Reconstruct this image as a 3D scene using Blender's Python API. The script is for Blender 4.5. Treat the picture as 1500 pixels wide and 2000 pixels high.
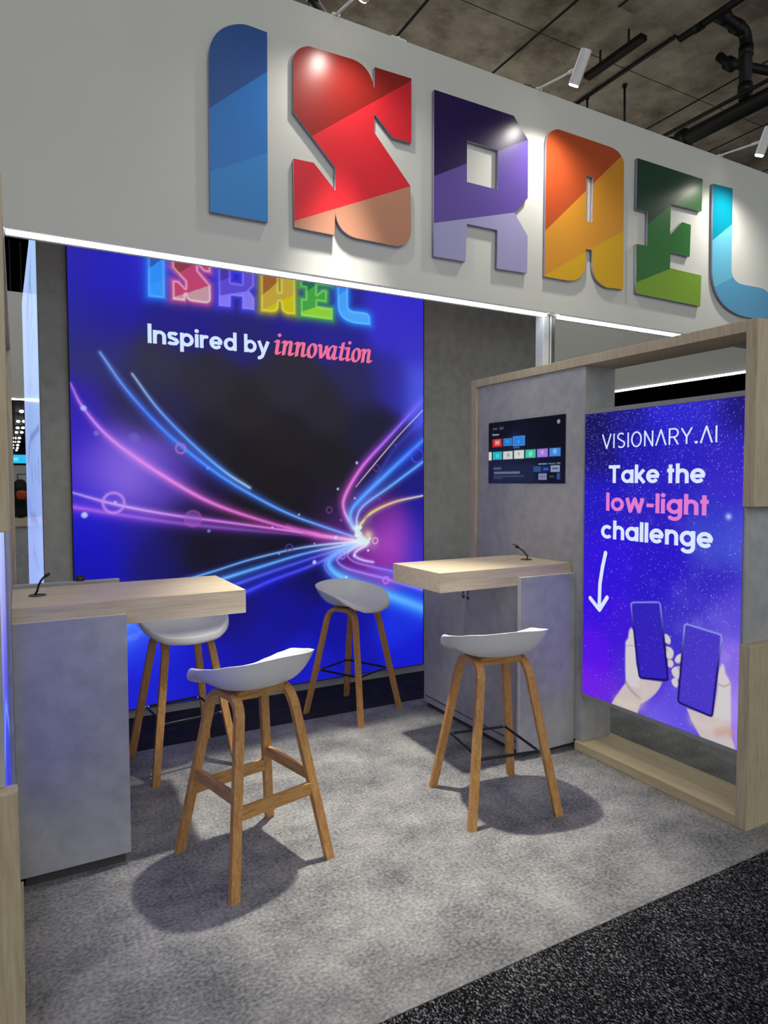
import bpy, bmesh, math, random
import numpy as np
from mathutils import Vector, Matrix

for o in list(bpy.data.objects):
    bpy.data.objects.remove(o, do_unlink=True)
random.seed(4)
rng = np.random.default_rng(7)
SC = bpy.context.scene
COL = SC.collection

# ------------------------------------------------------------------ camera
YAW, PITCH, ROLL, FPX = 0.50166, -0.046471, -0.001945, 1301.76
CAMPOS = Vector((0, 0, 1.5))
_f = Vector((math.sin(YAW) * math.cos(PITCH), math.cos(YAW) * math.cos(PITCH), math.sin(PITCH)))
_r = Vector((math.cos(YAW), -math.sin(YAW), 0))
_u = _r.cross(_f)
CR = _r * math.cos(ROLL) + _u * math.sin(ROLL)
CU = -_r * math.sin(ROLL) + _u * math.cos(ROLL)
cam_data = bpy.data.cameras.new('camera')
cam = bpy.data.objects.new('camera', cam_data)
COL.objects.link(cam)
cam_data.sensor_fit = 'HORIZONTAL'
cam_data.sensor_width = 36
cam_data.lens = 36 * FPX / 1500
cam_data.clip_end = 400
cam.matrix_world = Matrix(((CR.x, CU.x, -_f.x, 0), (CR.y, CU.y, -_f.y, 0), (CR.z, CU.z, -_f.z, 1.5), (0, 0, 0, 1)))
SC.camera = cam

# ------------------------------------------------------------------ view, world, lights
SC.view_settings.view_transform = 'Standard'
SC.view_settings.look = 'None'
SC.view_settings.gamma = 1
SC.view_settings.use_curve_mapping = False
SC.view_settings.exposure = 0.0
world = bpy.data.worlds.new('hall_air')
SC.world = world
world.use_nodes = True
world.node_tree.nodes['Background'].inputs[0].default_value = (0.9, 0.95, 1.0, 1)
world.node_tree.nodes['Background'].inputs[1].default_value = 0.60


def area_light(name, loc, size, energy, color=(1, 1, 1), aim=None):
    d = bpy.data.lights.new(name, 'AREA')
    d.shape = 'RECTANGLE'
    d.size, d.size_y = size
    d.energy = energy
    d.color = color
    o = bpy.data.objects.new(name, d)
    COL.objects.link(o)
    o.location = loc
    if aim is not None:
        o.rotation_euler = (Vector(aim) - Vector(loc)).to_track_quat('-Z', 'Y').to_euler()
    return o


# unseen fill light, added behind the header to brighten the concrete ceiling
area_light('ceiling_fill', (5.5, 7.6, 4.1), (6, 3), 25, (1.0, .95, .88), (5.5, 7.3, 6.5))
# overhead hall lighting of the aisle and over the open-topped stand
area_light('hall_light_aisle', (0.6, -2.6, 5.9), (6, 4), 135, (1.0, 0.98, 0.94), (0.9, 1.4, 0))
area_light('hall_light_stand', (2.0, 6.2, 5.9), (5, 3), 90, (1.0, 0.98, 0.95), (1.6, 5.2, 0))


def spot_light(name, loc, aim, energy, deg, blend, color=(1, .96, .9), soft=.03):
    d = bpy.data.lights.new(name, 'SPOT')
    d.energy, d.color = energy, color
    d.spot_size, d.spot_blend, d.shadow_soft_size = math.radians(deg), blend, soft
    o = bpy.data.objects.new(name, d)
    COL.objects.link(o)
    o.location = loc
    o.rotation_euler = (Vector(aim) - Vector(loc)).to_track_quat('-Z', 'Y').to_euler()
    return o




def S(r, g, b):
    def f(c):
        c /= 255.0
        return c / 12.92 if c <= 0.04045 else ((c + 0.055) / 1.055) ** 2.4
    return (f(r), f(g), f(b), 1.0)


# pixel -> point on a plane of the real room
def ray(px, py):
    return CR * ((px - 750) / FPX) - CU * ((py - 1000) / FPX) + _f


def at_y(px, py, Y):
    d = ray(px, py)
    return CAMPOS + d * (Y / d.y)


def at_x(px, py, X):
    d = ray(px, py)
    return CAMPOS + d * (X / d.x)


def at_z(px, py, Z):
    d = ray(px, py)
    return CAMPOS + d * ((Z - 1.5) / d.z)


# ------------------------------------------------------------------ object helpers
def tag(o, label=None, cat=None, group=None, kind=None):
    if label: o['label'] = label
    if cat: o['category'] = cat
    if group: o['group'] = group
    if kind: o['kind'] = kind
    return o


def thing(name, label, cat, loc=(0, 0, 0), rz=0.0, group=None):
    o = bpy.data.objects.new(name, None)
    COL.objects.link(o)
    o.empty_display_size = 0.1
    o.location = loc
    o.rotation_euler = (0, 0, rz)
    return tag(o, label, cat, group)


def root_of(o):
    while o.parent is not None: o = o.parent
    return o


def link_mesh(name, me, mats, parent=None, smooth=False, local=False):
    """parts are modelled in stand coordinates (local=True: in their thing's own frame)"""
    if not isinstance(mats, (list, tuple)): mats = [mats]
    for m in mats:
        me.materials.append(m)
    if smooth:
        for p in me.polygons: p.use_smooth = True
    o = bpy.data.objects.new(name, me)
    COL.objects.link(o)
    if parent is not None:
        o.parent = parent
        if not local:
            r = root_of(parent)
            me.transform((Matrix.Translation(r.location) @ r.rotation_euler.to_matrix().to_4x4()).inverted())
    return o


def obj(name, bm, mats, parent=None, smooth=False, local=False):
    bmesh.ops.recalc_face_normals(bm, faces=bm.faces)
    me = bpy.data.meshes.new(name)
    bm.to_mesh(me)
    bm.free()
    return link_mesh(name, me, mats, parent, smooth, local)


def box(bm, x0, x1, y0, y1, z0, z1, bev=0.0, seg=2, mi=0):
    r = bmesh.ops.create_cube(bm, size=1)
    vs = r['verts']
    for v in vs:
        v.co = Vector((x0 + (v.co.x + .5) * (x1 - x0), y0 + (v.co.y + .5) * (y1 - y0), z0 + (v.co.z + .5) * (z1 - z0)))
    fs = set(f for v in vs for f in v.link_faces)
    for f in fs: f.material_index = mi
    if bev > 0:
        es = list(set(e for v in vs for e in v.link_edges))
        bmesh.ops.bevel(bm, geom=es, offset=bev, segments=seg, affect='EDGES', profile=.6)
    return bm


def boxes(*bs, bev=0.0):
    bm = bmesh.new()
    for b in bs: box(bm, *b, bev=bev)
    return bm


def tube(bm, pts, r, n=10, cap=True):
    pts = [Vector(p) for p in pts]
    rings = []
    prev = None
    for i, p in enumerate(pts):
        t = (pts[min(i + 1, len(pts) - 1)] - pts[max(i - 1, 0)]).normalized()
        if prev is None:
            a = t.orthogonal().normalized()
        else:
            a = (prev - t * prev.dot(t)).normalized()
        prev = a
        b = t.cross(a)
        rr = r[i] if isinstance(r, (list, tuple)) else r
        rings.append([bm.verts.new(p + a * rr * math.cos(2 * math.pi * k / n) + b * rr * math.sin(2 * math.pi * k / n)) for k in range(n)])
    for i in range(len(rings) - 1):
        for k in range(n):
            bm.faces.new((rings[i][k], rings[i][(k + 1) % n], rings[i + 1][(k + 1) % n], rings[i + 1][k]))
    if cap:
        bm.faces.new(rings[0][::-1])
        bm.faces.new(rings[-1])
    return bm


def bez(p0, p1, p2, n=8):
    p0, p1, p2 = Vector(p0), Vector(p1), Vector(p2)
    return [p0 * (1 - t) ** 2 + p1 * 2 * t * (1 - t) + p2 * t * t for t in [i / n for i in range(n + 1)]]


# ------------------------------------------------------------------ materials
def new_mat(name):
    m = bpy.data.materials.new(name)
    m.use_nodes = True
    nt = m.node_tree
    return m, nt, nt.nodes['Principled BSDF']


def plain(name, rgb, rough=.5, metal=0.0, var=.06, scale=30.0, spec=.5):
    """base colour with faint procedural unevenness"""
    m, nt, b = new_mat(name)
    c = S(*rgb)
    tc = nt.nodes.new('ShaderNodeTexCoord')
    no = nt.nodes.new('ShaderNodeTexNoise')
    no.inputs['Scale'].default_value = scale
    no.inputs['Detail'].default_value = 3
    rp = nt.nodes.new('ShaderNodeValToRGB')
    rp.color_ramp.elements[0].position = .3
    rp.color_ramp.elements[1].position = .7
    rp.color_ramp.elements[0].color = tuple(x * (1 - var) for x in c[:3]) + (1,)
    rp.color_ramp.elements[1].color = tuple(min(1, x * (1 + var)) for x in c[:3]) + (1,)
    nt.links.new(tc.outputs['Object'], no.inputs['Vector'])
    nt.links.new(no.outputs['Fac'], rp.inputs['Fac'])
    nt.links.new(rp.outputs['Color'], b.inputs['Base Color'])
    b.inputs['Roughness'].default_value = rough
    b.inputs['Metallic'].default_value = metal
    b.inputs['Specular IOR Level'].default_value = spec
    return m


def layered(name, cols, scales, stretch=(1, 1, 1), rough=.6, bump=0.0, bump_scale=200, spec=.5, lo=.3, hi=.7, detail=6):
    """two noise layers mixed: cols = three colours from dark to light"""
    m, nt, b = new_mat(name)
    L = nt.links.new
    tc = nt.nodes.new('ShaderNodeTexCoord')
    mp = nt.nodes.new('ShaderNodeMapping')
    mp.inputs['Scale'].default_value = stretch
    L(tc.outputs['Object'], mp.inputs['Vector'])
    n1 = nt.nodes.new('ShaderNodeTexNoise')
    n1.inputs['Scale'].default_value = scales[0]
    n1.inputs['Detail'].default_value = detail
    n1.inputs['Roughness'].default_value = .65
    L(mp.outputs[0], n1.inputs['Vector'])
    n2 = nt.nodes.new('ShaderNodeTexNoise')
    n2.inputs['Scale'].default_value = scales[1]
    n2.inputs['Detail'].default_value = 4
    L(mp.outputs[0], n2.inputs['Vector'])
    mx = nt.nodes.new('ShaderNodeMath')
    mx.operation = 'MULTIPLY_ADD'
    mx.inputs[1].default_value = .45
    L(n2.outputs['Fac'], mx.inputs[0])
    hf = nt.nodes.new('ShaderNodeMath')
    hf.operation = 'MULTIPLY'
    hf.inputs[1].default_value = .55
    L(n1.outputs['Fac'], hf.inputs[0])
    L(hf.outputs[0], mx.inputs[2])
    rp = nt.nodes.new('ShaderNodeValToRGB')
    e = rp.color_ramp.elements
    e[0].position, e[1].position = lo, hi
    e[0].color, e[1].color = S(*cols[0]), S(*cols[2])
    k = e.new((lo + hi) / 2)
    k.color = S(*cols[1])
    L(mx.outputs[0], rp.inputs['Fac'])
    L(rp.outputs['Color'], b.inputs['Base Color'])
    b.inputs['Roughness'].default_value = rough
    b.inputs['Specular IOR Level'].default_value = spec
    if bump > 0:
        n3 = nt.nodes.new('ShaderNodeTexNoise')
        n3.inputs['Scale'].default_value = bump_scale
        n3.inputs['Detail'].default_value = 2
        L(mp.outputs[0], n3.inputs['Vector'])
        bp = nt.nodes.new('ShaderNodeBump')
        bp.inputs['Strength'].default_value = bump
        bp.inputs['Distance'].default_value = .01
        L(n3.outputs['Fac'], bp.inputs['Height'])
        L(bp.outputs[0], b.inputs['Normal'])
    return m


def glow(name, rgb, strength=1.0, rough=.6):
    m, nt, b = new_mat(name)
    b.inputs['Base Color'].default_value = (.02, .02, .02, 1)
    b.inputs['Roughness'].default_value = rough
    b.inputs['Specular IOR Level'].default_value = .1
    b.inputs['Emission Color'].default_value = S(*rgb)
    b.inputs['Emission Strength'].default_value = strength
    return m


def print_mat(name, strength=1.0, rough=.5, spec=.03):
    """a backlit print: its colours are stored on the print's own mesh"""
    m, nt, b = new_mat(name)
    a = nt.nodes.new('ShaderNodeAttribute')
    a.attribute_name = 'print'
    b.inputs['Base Color'].default_value = (.003, .003, .003, 1)
    b.inputs['Roughness'].default_value = rough
    b.inputs['Specular IOR Level'].default_value = spec
    nt.links.new(a.outputs['Color'], b.inputs['Emission Color'])
    b.inputs['Emission Strength'].default_value = strength
    return m


M = {}
M['laminate'] = layered('grey_concrete_laminate', ((156, 156, 158), (177, 177, 178), (193, 192, 190)), (2.6, 16), rough=.55, spec=.3)
M['wall_laminate'] = layered('grey_wall_laminate', ((146, 144, 138), (165, 163, 156), (180, 178, 170)), (2.2, 14), rough=.6, spec=.3)
M['kick'] = plain('dark_grey_plinth', (74, 73, 72), .6)
M['oak_v'] = layered('pale_oak_upright_grain', ((176, 160, 128), (196, 181, 150), (210, 197, 168)), (3, 9), stretch=(14, 14, 1.2), rough=.5, lo=.35, hi=.65)
M['oak_x'] = layered('pale_oak_lengthwise_grain', ((190, 171, 140), (207, 190, 160), (218, 204, 177)), (3, 9), stretch=(1.0, 14, 16), rough=.45, lo=.35, hi=.65)
M['beech'] = layered('honey_bent_plywood', ((172, 116, 58), (198, 146, 82), (214, 168, 104)), (3, 12), stretch=(18, 18, 1.4), rough=.4, lo=.34, hi=.66)
M['beech_rail'] = layered('honey_plywood_rail', ((172, 118, 58), (198, 148, 82), (214, 168, 102)), (3, 12), stretch=(2, 18, 18), rough=.4, lo=.34, hi=.66)
M['seat'] = plain('white_moulded_plastic', (226, 227, 228), .32, var=.01)
M['black_steel'] = plain('black_powder_steel', (14, 14, 16), .35)
M['steel'] = plain('bright_steel', (200, 200, 205), .25, metal=1.0)
M['white_paint'] = plain('white_painted_board', (206, 207, 201), .62, var=.012, scale=3, spec=.3)
M['white_metal'] = plain('white_lamp_metal', (225, 226, 226), .35, var=.02)
M['alu'] = plain('pale_aluminium', (206, 210, 212), .4, metal=.2)
M['black_plastic'] = plain('black_plastic', (16, 16, 17), .45)
M['dark_pipe'] = plain('black_iron_pipe', (22, 21, 21), .5)
M['bezel'] = plain('grey_screen_frame', (150, 151, 155), .45)
M['dark_edge'] = plain('dark_fabric_edge', (20, 20, 24), .7)
M['led'] = glow('led_strip_diffuser', (246, 250, 255), 12.0)
M['lens'] = glow('warm_lamp_lens', (255, 244, 222), 14.0)
M['hall_lamp'] = glow('hall_lamp_face', (250, 248, 255), 3.0)

# ------------------------------------------------------------------ carpets, ceiling: special materials
M['grey_carpet'] = layered('grey_stand_carpet', ((100, 101, 102), (146, 146, 144), (184, 182, 176)), (3.4, 75), stretch=(1, 1.15, 1), rough=.95, bump=.45, bump_scale=420, spec=.05, lo=.37, hi=.63, detail=12)


def speckle_carpet():
    m, nt, b = new_mat('black_flecked_carpet')
    L = nt.links.new
    tc = nt.nodes.new('ShaderNodeTexCoord')
    mp = nt.nodes.new('ShaderNodeMapping')
    mp.inputs['Rotation'].default_value = (0, 0, .5)
    mp.inputs['Scale'].default_value = (1.0, .55, 1)
    L(tc.outputs['Object'], mp.inputs['Vector'])
    n = nt.nodes.new('ShaderNodeTexNoise')
    n.inputs['Scale'].default_value = 190
    n.inputs['Detail'].default_value = 2
    n.inputs['Distortion'].default_value = .6
    L(mp.outputs[0], n.inputs['Vector'])
    n2 = nt.nodes.new('ShaderNodeTexNoise')
    n2.inputs['Scale'].default_value = 9
    n2.inputs['Detail'].default_value = 4
    L(mp.outputs[0], n2.inputs['Vector'])
    ad = nt.nodes.new('ShaderNodeMath')
    ad.operation = 'MULTIPLY_ADD'
    ad.inputs[1].default_value = .12
    L(n2.outputs['Fac'], ad.inputs[0])
    L(n.outputs['Fac'], ad.inputs[2])
    rp = nt.nodes.new('ShaderNodeValToRGB')
    e = rp.color_ramp.elements
    e[0].position, e[1].position = .50, .75
    e[0].color, e[1].color = S(20, 20, 22), S(160, 160, 162)
    k = e.new(.60)
    k.color = S(50, 50, 52)
    L(ad.outputs[0], rp.inputs['Fac'])
    L(rp.outputs['Color'], b.inputs['Base Color'])
    b.inputs['Roughness'].default_value = .95
    b.inputs['Specular IOR Level'].default_value = .05
    bp = nt.nodes.new('ShaderNodeBump')
    bp.inputs['Strength'].default_value = .8
    bp.inputs['Distance'].default_value = .012
    L(n.outputs['Fac'], bp.inputs['Height'])
    L(bp.outputs[0], b.inputs['Normal'])
    return m


def ceiling_mat():
    m, nt, b = new_mat('board_marked_concrete')
    L = nt.links.new
    tc = nt.nodes.new('ShaderNodeTexCoord')
    n = nt.nodes.new('ShaderNodeTexNoise')
    n.inputs['Scale'].default_value = 1.3
    n.inputs['Detail'].default_value = 8
    n.inputs['Roughness'].default_value = .68
    L(tc.outputs['Object'], n.inputs['Vector'])
    rp = nt.nodes.new('ShaderNodeValToRGB')
    e = rp.color_ramp.elements
    e[0].position, e[1].position = .34, .66
    e[0].color, e[1].color = S(118, 106, 90), S(214, 202, 180)
    L(n.outputs['Fac'], rp.inputs['Fac'])
    sx = nt.nodes.new('ShaderNodeSeparateXYZ')
    L(tc.outputs['Object'], sx.inputs[0])

    def line(axis, off, step, w):
        a = nt.nodes.new('ShaderNodeMath'); a.operation = 'SUBTRACT'; a.inputs[1].default_value = off
        L(sx.outputs[axis], a.inputs[0])
        p = nt.nodes.new('ShaderNodeMath'); p.operation = 'PINGPONG'; p.inputs[1].default_value = step / 2
        L(a.outputs[0], p.inputs[0])
        g = nt.nodes.new('ShaderNodeMath'); g.operation = 'GREATER_THAN'; g.inputs[1].default_value = w
        L(p.outputs[0], g.inputs[0])
        return g
    g1, g2 = line('X', 5.23, 1.37, .018), line('Y', 5.9, 8.2, .006)
    mu = nt.nodes.new('ShaderNodeMath'); mu.operation = 'MULTIPLY'
    L(g1.outputs[0], mu.inputs[0]); L(g2.outputs[0], mu.inputs[1])
    mx = nt.nodes.new('ShaderNodeMix'); mx.data_type = 'RGBA'
    L(mu.outputs[0], mx.inputs['Factor'])
    mx.inputs[6].default_value = S(38, 34, 30)
    L(rp.outputs['Color'], mx.inputs[7])
    L(mx.outputs[2], b.inputs['Base Color'])
    b.inputs['Roughness'].default_value = .9
    bp = nt.nodes.new('ShaderNodeBump'); bp.inputs['Strength'].default_value = .5; bp.inputs['Distance'].default_value = .05
    L(n.outputs['Fac'], bp.inputs['Height']); L(bp.outputs[0], b.inputs['Normal'])
    return m


M['tile_carpet'] = layered('black_tile_carpet', ((40, 40, 43), (52, 51, 54), (68, 67, 70)), (8, 120), rough=.95, bump=.3, bump_scale=400, spec=.05)
M['black_carpet'] = speckle_carpet()
M['concrete'] = ceiling_mat()

# ------------------------------------------------------------------ the setting
YW = 4.43      # face of the back wall
YH = 3.05      # face of the header board
ZH0, ZH1 = 2.50, 3.763
XR = 2.69      # face of the right display frame
CEIL = 6.5

tag(obj('floor', boxes((-45, 40, -5, 110, -.12, -.004)), M['black_carpet']), kind='structure')
tag(obj('booth_carpet', boxes((-2.6, 5.75, 1.569, 3.853, -.0035, -.0003)), M['grey_carpet']),
    'mottled grey carpet laid under the stools and counters', 'carpet')
M['shade_carpet'] = layered('shade_toned_carpet', ((86, 88, 87), (116, 118, 116), (152, 153, 150)), (3.0, 60), stretch=(1, 1.6, 1), rough=.95, bump=.3, bump_scale=400, spec=.05)  # carpet grey darkened: shade behind the right frame is put into the colour
tag(obj('carpet_shade_sheet', boxes((2.975, 5.70, 1.75, 3.85, -.0002, .0012)), M['shade_carpet']),
    'grey carpet sheet darkened to imitate the shade under the poster screen behind the wooden floor beam', 'carpet')
tag(obj('back_carpet', boxes((-2.6, 5.75, 3.8535, YW - .007, -.0035, -.0005)), M['tile_carpet']),
    'strip of black carpet between the grey carpet and the mural wall', 'carpet')
tag(obj('ceiling_rear', boxes((-45, 40, 13.0, 110, CEIL, CEIL + .3)), M['black_plastic']), kind='structure')
tag(obj('wall_left_far', boxes((-45.3, -45, 4, 110, -.1, CEIL)), M['black_plastic']), kind='structure')
tag(obj('wall_right_far', boxes((40, 40.3, -5, 110, -.1, CEIL)), M['black_plastic']), kind='structure')
tag(obj('ceiling', boxes((-9, 14, -5, 13.0, CEIL, CEIL + .3)), M['concrete']), kind='structure')
# deeper concrete drop by the pipes
_a, _b = at_z(1188, 0, 6.1), at_z(1325, 70, 6.1)
tag(obj('trim_1', boxes((_b.x - 3.2, _b.x, _b.y - 4.0, _b.y, 6.1, CEIL)), M['concrete']), kind='structure')

tag(obj('wall_back', boxes((.128, 4.06, YW, YW + .10, -.004, 3.3)), M['wall_laminate']), kind='structure')
tag(obj('baseboard_back', boxes((.13, 4.05, YW - .006, YW, -.004, .052)), M['laminate']), kind='structure')
tag(obj('wall_front', boxes((-3.2, 6.0, YH, YH + .12, ZH0, ZH1), bev=.003), M['white_paint']), kind='structure')
tag(obj('wall_right', boxes((5.86, 5.98, YH + .12, 9.18, ZH0, ZH1)), M['white_paint']), kind='structure')
tag(obj('wall_rear', boxes((-3.2, 6.0, 9.18, 9.30, ZH0, ZH1)), M['white_paint']), kind='structure')

# light strips along the bottoms of the header boards
def led(name, b, label):
    t = thing(name, label, 'strip light', ((b[0] + b[1]) / 2, (b[2] + b[3]) / 2, b[4]), group='strip lights under the header boards')
    obj('diffuser', boxes(b, bev=.004), M['led'], t)
    x0, x1, y0, y1, z0, z1 = b
    obj('channel', boxes((x0, x1, y0 - .001, y1 + .001, z1 - .006, z1 + .001)), M['alu'], t)


led('led_strip', (-.02, 2.785, YH + .004, YH + .034, 2.480, 2.4995), 'long white strip light under the lettered header above the blue mural')
led('led_strip', (2.885, 4.35, YH + .004, YH + .034, 2.480, 2.4995), 'shorter white strip light under the lettered header above the wooden frame')
led('led_strip', (5.82, 5.855, YH + .3, 9.0, 2.480, 2.4995), 'white strip light seen through the gap above the upright poster screen')
led('led_strip', (-3.0, 5.7, 9.145, 9.175, 2.480, 2.4995), 'distant white strip light seen past the left wooden frame')


def column(x0, x1, label):
    t = thing('support_column', label, 'column', ((x0 + x1) / 2, 3.12, 2.172))
    obj('post', boxes((x0, x1, 3.09, 3.16, 2.172, 2.4985), bev=.004), M['alu'], t)
    obj('cover_strip', boxes((x1, x1 + .035, 3.10, 3.16, 2.172, 2.4985)), M['kick'], t, )
    obj('groove', boxes((x0 + .045, x0 + .05, 3.0885, 3.0899, 2.172, 2.4985)), M['kick'], t)


column(2.79, 2.855, 'short pale aluminium column between the two front strip lights, on the right wooden frame')
column(-.165, -.10, 'pale aluminium column at the left edge, on the left wooden frame')

# ------------------------------------------------------------------ display frames
def display_frame(side, label):
    """side=+1: frame whose inner face is x=XR ; -1: the mirrored one on the left"""
    if side > 0:
        X = lambda a, b: (XR + a, XR + b)
    else:
        X = lambda a, b: (-.017 - b, -.017 - a)
    D = .25
    t = thing('partition_unit', label, 'display frame', (X(0, D)[0] + D / 2, 2.6, 0))

    def p(name, mat, *bs, bev=.0025):
        bm = bmesh.new()
        for (a, b, y0, y1, z0, z1) in bs:
            x0, x1 = X(a, b)
            box(bm, x0, x1, y0, y1, z0, z1, bev)
        return obj(name, bm, mat, t)
    p('top_beam', M['oak_v'], (0, D, 1.745, 3.63, 2.122, 2.171))
    p('floor_beam', M['oak_y'], (0, D + .02, 1.745, 2.70, 0, .05))
    p('rear_post', M['oak_v'], (0, D, 3.63, 3.685, 0, 2.171))
    p('upper_block', M['oak_v'], (0, D, 1.695, 1.745, 1.388, 2.171))
    p('lower_block', M['oak_v'], (0, D, 1.695, 1.745, 0, .798))
    p('middle_panel', M['laminate'], (.012 if side > 0 else .025, D - .01, 1.734, 1.745, .798, 1.388))
    pi = p('pillar', M['laminate'], (.016, D - .01, 2.662, 3.63, .05, 2.122))
    p('plinth', M['kick'], (.05, D - .03, 2.705, 3.63, 0, .05))
    return t


M['oak_y'] = layered('pale_oak_floor_beam', ((184, 164, 126), (202, 184, 146), (214, 197, 162)), (3, 9), stretch=(14, 1.0, 16), rough=.45, lo=.35, hi=.65)
display_frame(1, 'pale oak display frame with grey pillar on the right side of the stand')
display_frame(-1, 'pale oak display frame cut off at the left edge of the view')

M['edge_band'] = plain('pale_edge_band', (214, 207, 192), .5)
# ------------------------------------------------------------------ counters
# left
t = thing('counter_cabinet', 'grey concrete-look cabinet under the left countertop', 'cabinet', (.16, 3.0, 0))
obj('front_panel', boxes((-.0325, .356, 2.72, 2.75, .045, .987), bev=.0015), M['laminate'], t)
obj('edge_band', boxes((-.0325, .356, 2.7205, 2.7495, .9868, .9878)), M['edge_band'], t)
obj('body', boxes((-.0325, .335, 2.75, 3.235, .045, .941), bev=.0015), M['laminate'], t)
obj('rear_panel', boxes((-.0325, .40, 3.27, 3.30, .045, 1.052), bev=.0015), M['laminate'], t)
obj('plinth', boxes((-.010, .338, 2.747, 3.23, 0, .045)), M['kick'], t)
obj('rear_bracket', boxes((-.03, .33, 3.235, 3.27, .5, .9)), M['kick'], t)
tag(obj('countertop', boxes((-.0325, .838, 2.7505, 3.245, .9415, 1.04), bev=.002), M['oak_x']),
    'thick pale oak countertop on the left grey cabinet', 'countertop')
# right
t = thing('counter_cabinet', 'grey concrete-look cabinet with side door under the right countertop', 'cabinet', (2.52, 3.2, 0))
obj('front_panel', boxes((2.316, 2.7055, 2.72, 2.75, .030, .987), bev=.0015), M['laminate'], t)
obj('edge_band', boxes((2.316, 2.7055, 2.7205, 2.7495, .9868, .9878)), M['edge_band'], t)
obj('body', boxes((2.352, 2.6885, 2.75, 3.735, .030, .941), bev=.0015), M['laminate'], t)
d = obj('door', boxes((2.346, 2.3515, 2.775, 3.715, .078, .935), bev=.001), M['laminate'], t)
obj('door_gap', boxes((2.3505, 2.3519, 2.762, 2.775, .070, .935), (2.3505, 2.3519, 2.775, 3.715, .070, .078)), M['black_plastic'], d)
obj('plinth', boxes((2.372, 2.6885, 2.765, 3.72, 0, .030)), M['kick'], t)
tag(obj('countertop', boxes((1.823, 2.7055, 2.7505, 3.222, .9415, 1.042), bev=.002), M['oak_x']),
    'thick pale oak countertop jutting from the right grey cabinet', 'countertop')


def cable(base, pts, label, tip):
    """cable coming out of a round grommet in a countertop"""
    t = thing('charging_cable', label, 'cable', base)
    bm = bmesh.new()
    tube(bm, pts, .0042, 8)
    w = obj('lead', bm, M['black_plastic'], t, True)
    a, b = Vector(pts[-2]), Vector(pts[-1])
    dr = (b - a).normalized()
    bm = bmesh.new()
    k = 1.0 if tip else .5
    tube(bm, [b, b + dr * .008 * k, b + dr * .03 * k], [.006, .009 * (.4 + .6 * k), .009 * (.4 + .6 * k)], 10)
    pl = obj('plug', bm, M['black_plastic'], t, True)
    bm = bmesh.new()
    tube(bm, [b + dr * .03 * k, b + dr * .042 * k], [.007 * k ** .5, .007 * k ** .5], 10)
    tag(obj('plug_tip', bm, M['steel'] if tip else M['black_plastic'], pl), 'silver plug tip' if tip else None)
    bm = bmesh.new()
    bmesh.ops.create_cone(bm, cap_ends=True, segments=24, radius1=.034, radius2=.031, depth=.004, matrix=Matrix.Translation(Vector(base) + Vector((0, 0, .002))))
    g = obj('grommet', bm, M['kick'], t)
    bm = bmesh.new()
    bmesh.ops.create_cone(bm, cap_ends=True, segments=20, radius1=.016, radius2=.016, depth=.001, matrix=Matrix.Translation(Vector(base) + Vector((.012, 0, .0045))))
    obj('grommet_slot', bm, M['black_plastic'], g)


def cpts(pxs, Y0, dY):
    return [at_y(x, y, Y0 + dY * i) for i, (x, y) in enumerate(pxs)]


cable((.058, 3.02, 1.040), [(.048, 3.02, 1.043)] + cpts([(72.5, 1155), (75, 1145), (80, 1134), (85, 1128), (88, 1126)], 3.02, 0), 'black cable curling up from a grommet at the left end of the left countertop', False)
cable((2.575, 2.98, 1.042), [(2.577, 2.98, 1.044)] + cpts([(1031, 1087), (1022, 1076), (1013, 1070)], 2.98, .0), 'black cable with silver tip leaning up from the right countertop', True)

# small plug ends hanging under the right countertop
for (px, py, lb) in ((904, 1163, 'left of two small plug ends dangling under the right countertop'), (913, 1166, 'right of two small plug ends dangling under the right countertop')):
    p = at_y(px, py, 2.95)
    t = thing('hanging_plug', lb, 'cable', (p.x, p.y, .9405), group='plugs dangling under the right countertop')
    bm = bmesh.new()
    tube(bm, [(p.x, p.y, .9405), (p.x + .004, p.y, p.z + .018), (p.x, p.y, p.z + .006)], .003, 8)
    obj('lead', bm, M['black_plastic'], t, True)
    bm = bmesh.new()
    tube(bm, [(p.x, p.y, p.z + .008), (p.x + .003, p.y, p.z - .006), (p.x + .006, p.y, p.z - .012)], [.006, .008, .006], 10)
    pl = obj('plug', bm, M['black_plastic'], t, True)
    bm = bmesh.new()
    tube(bm, [(p.x - .001, p.y - .007, p.z + .012), (p.x, p.y - .007, p.z + .002)], .005, 10)
    tag(obj('plug_sleeve', bm, M['steel'], pl, True), 'silver plug sleeve')

# small black adapter on the ledge behind the left countertop
p = at_y(157, 1140, 3.285)
t = thing('power_adapter', 'small black box standing behind the left countertop', 'adapter', (p.x, 3.285, 1.0525))
obj('case', boxes((p.x - .017, p.x + .017, 3.272, 3.298, 1.0525, 1.078), bev=.003), M['black_plastic'], t)
obj('socket', boxes((p.x - .008, p.x + .008, 3.2705, 3.2719, 1.060, 1.070)), M['kick'], t)

# ------------------------------------------------------------------ stools
FU, FV, TU, TV = .213, .221, .120, .110


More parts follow.
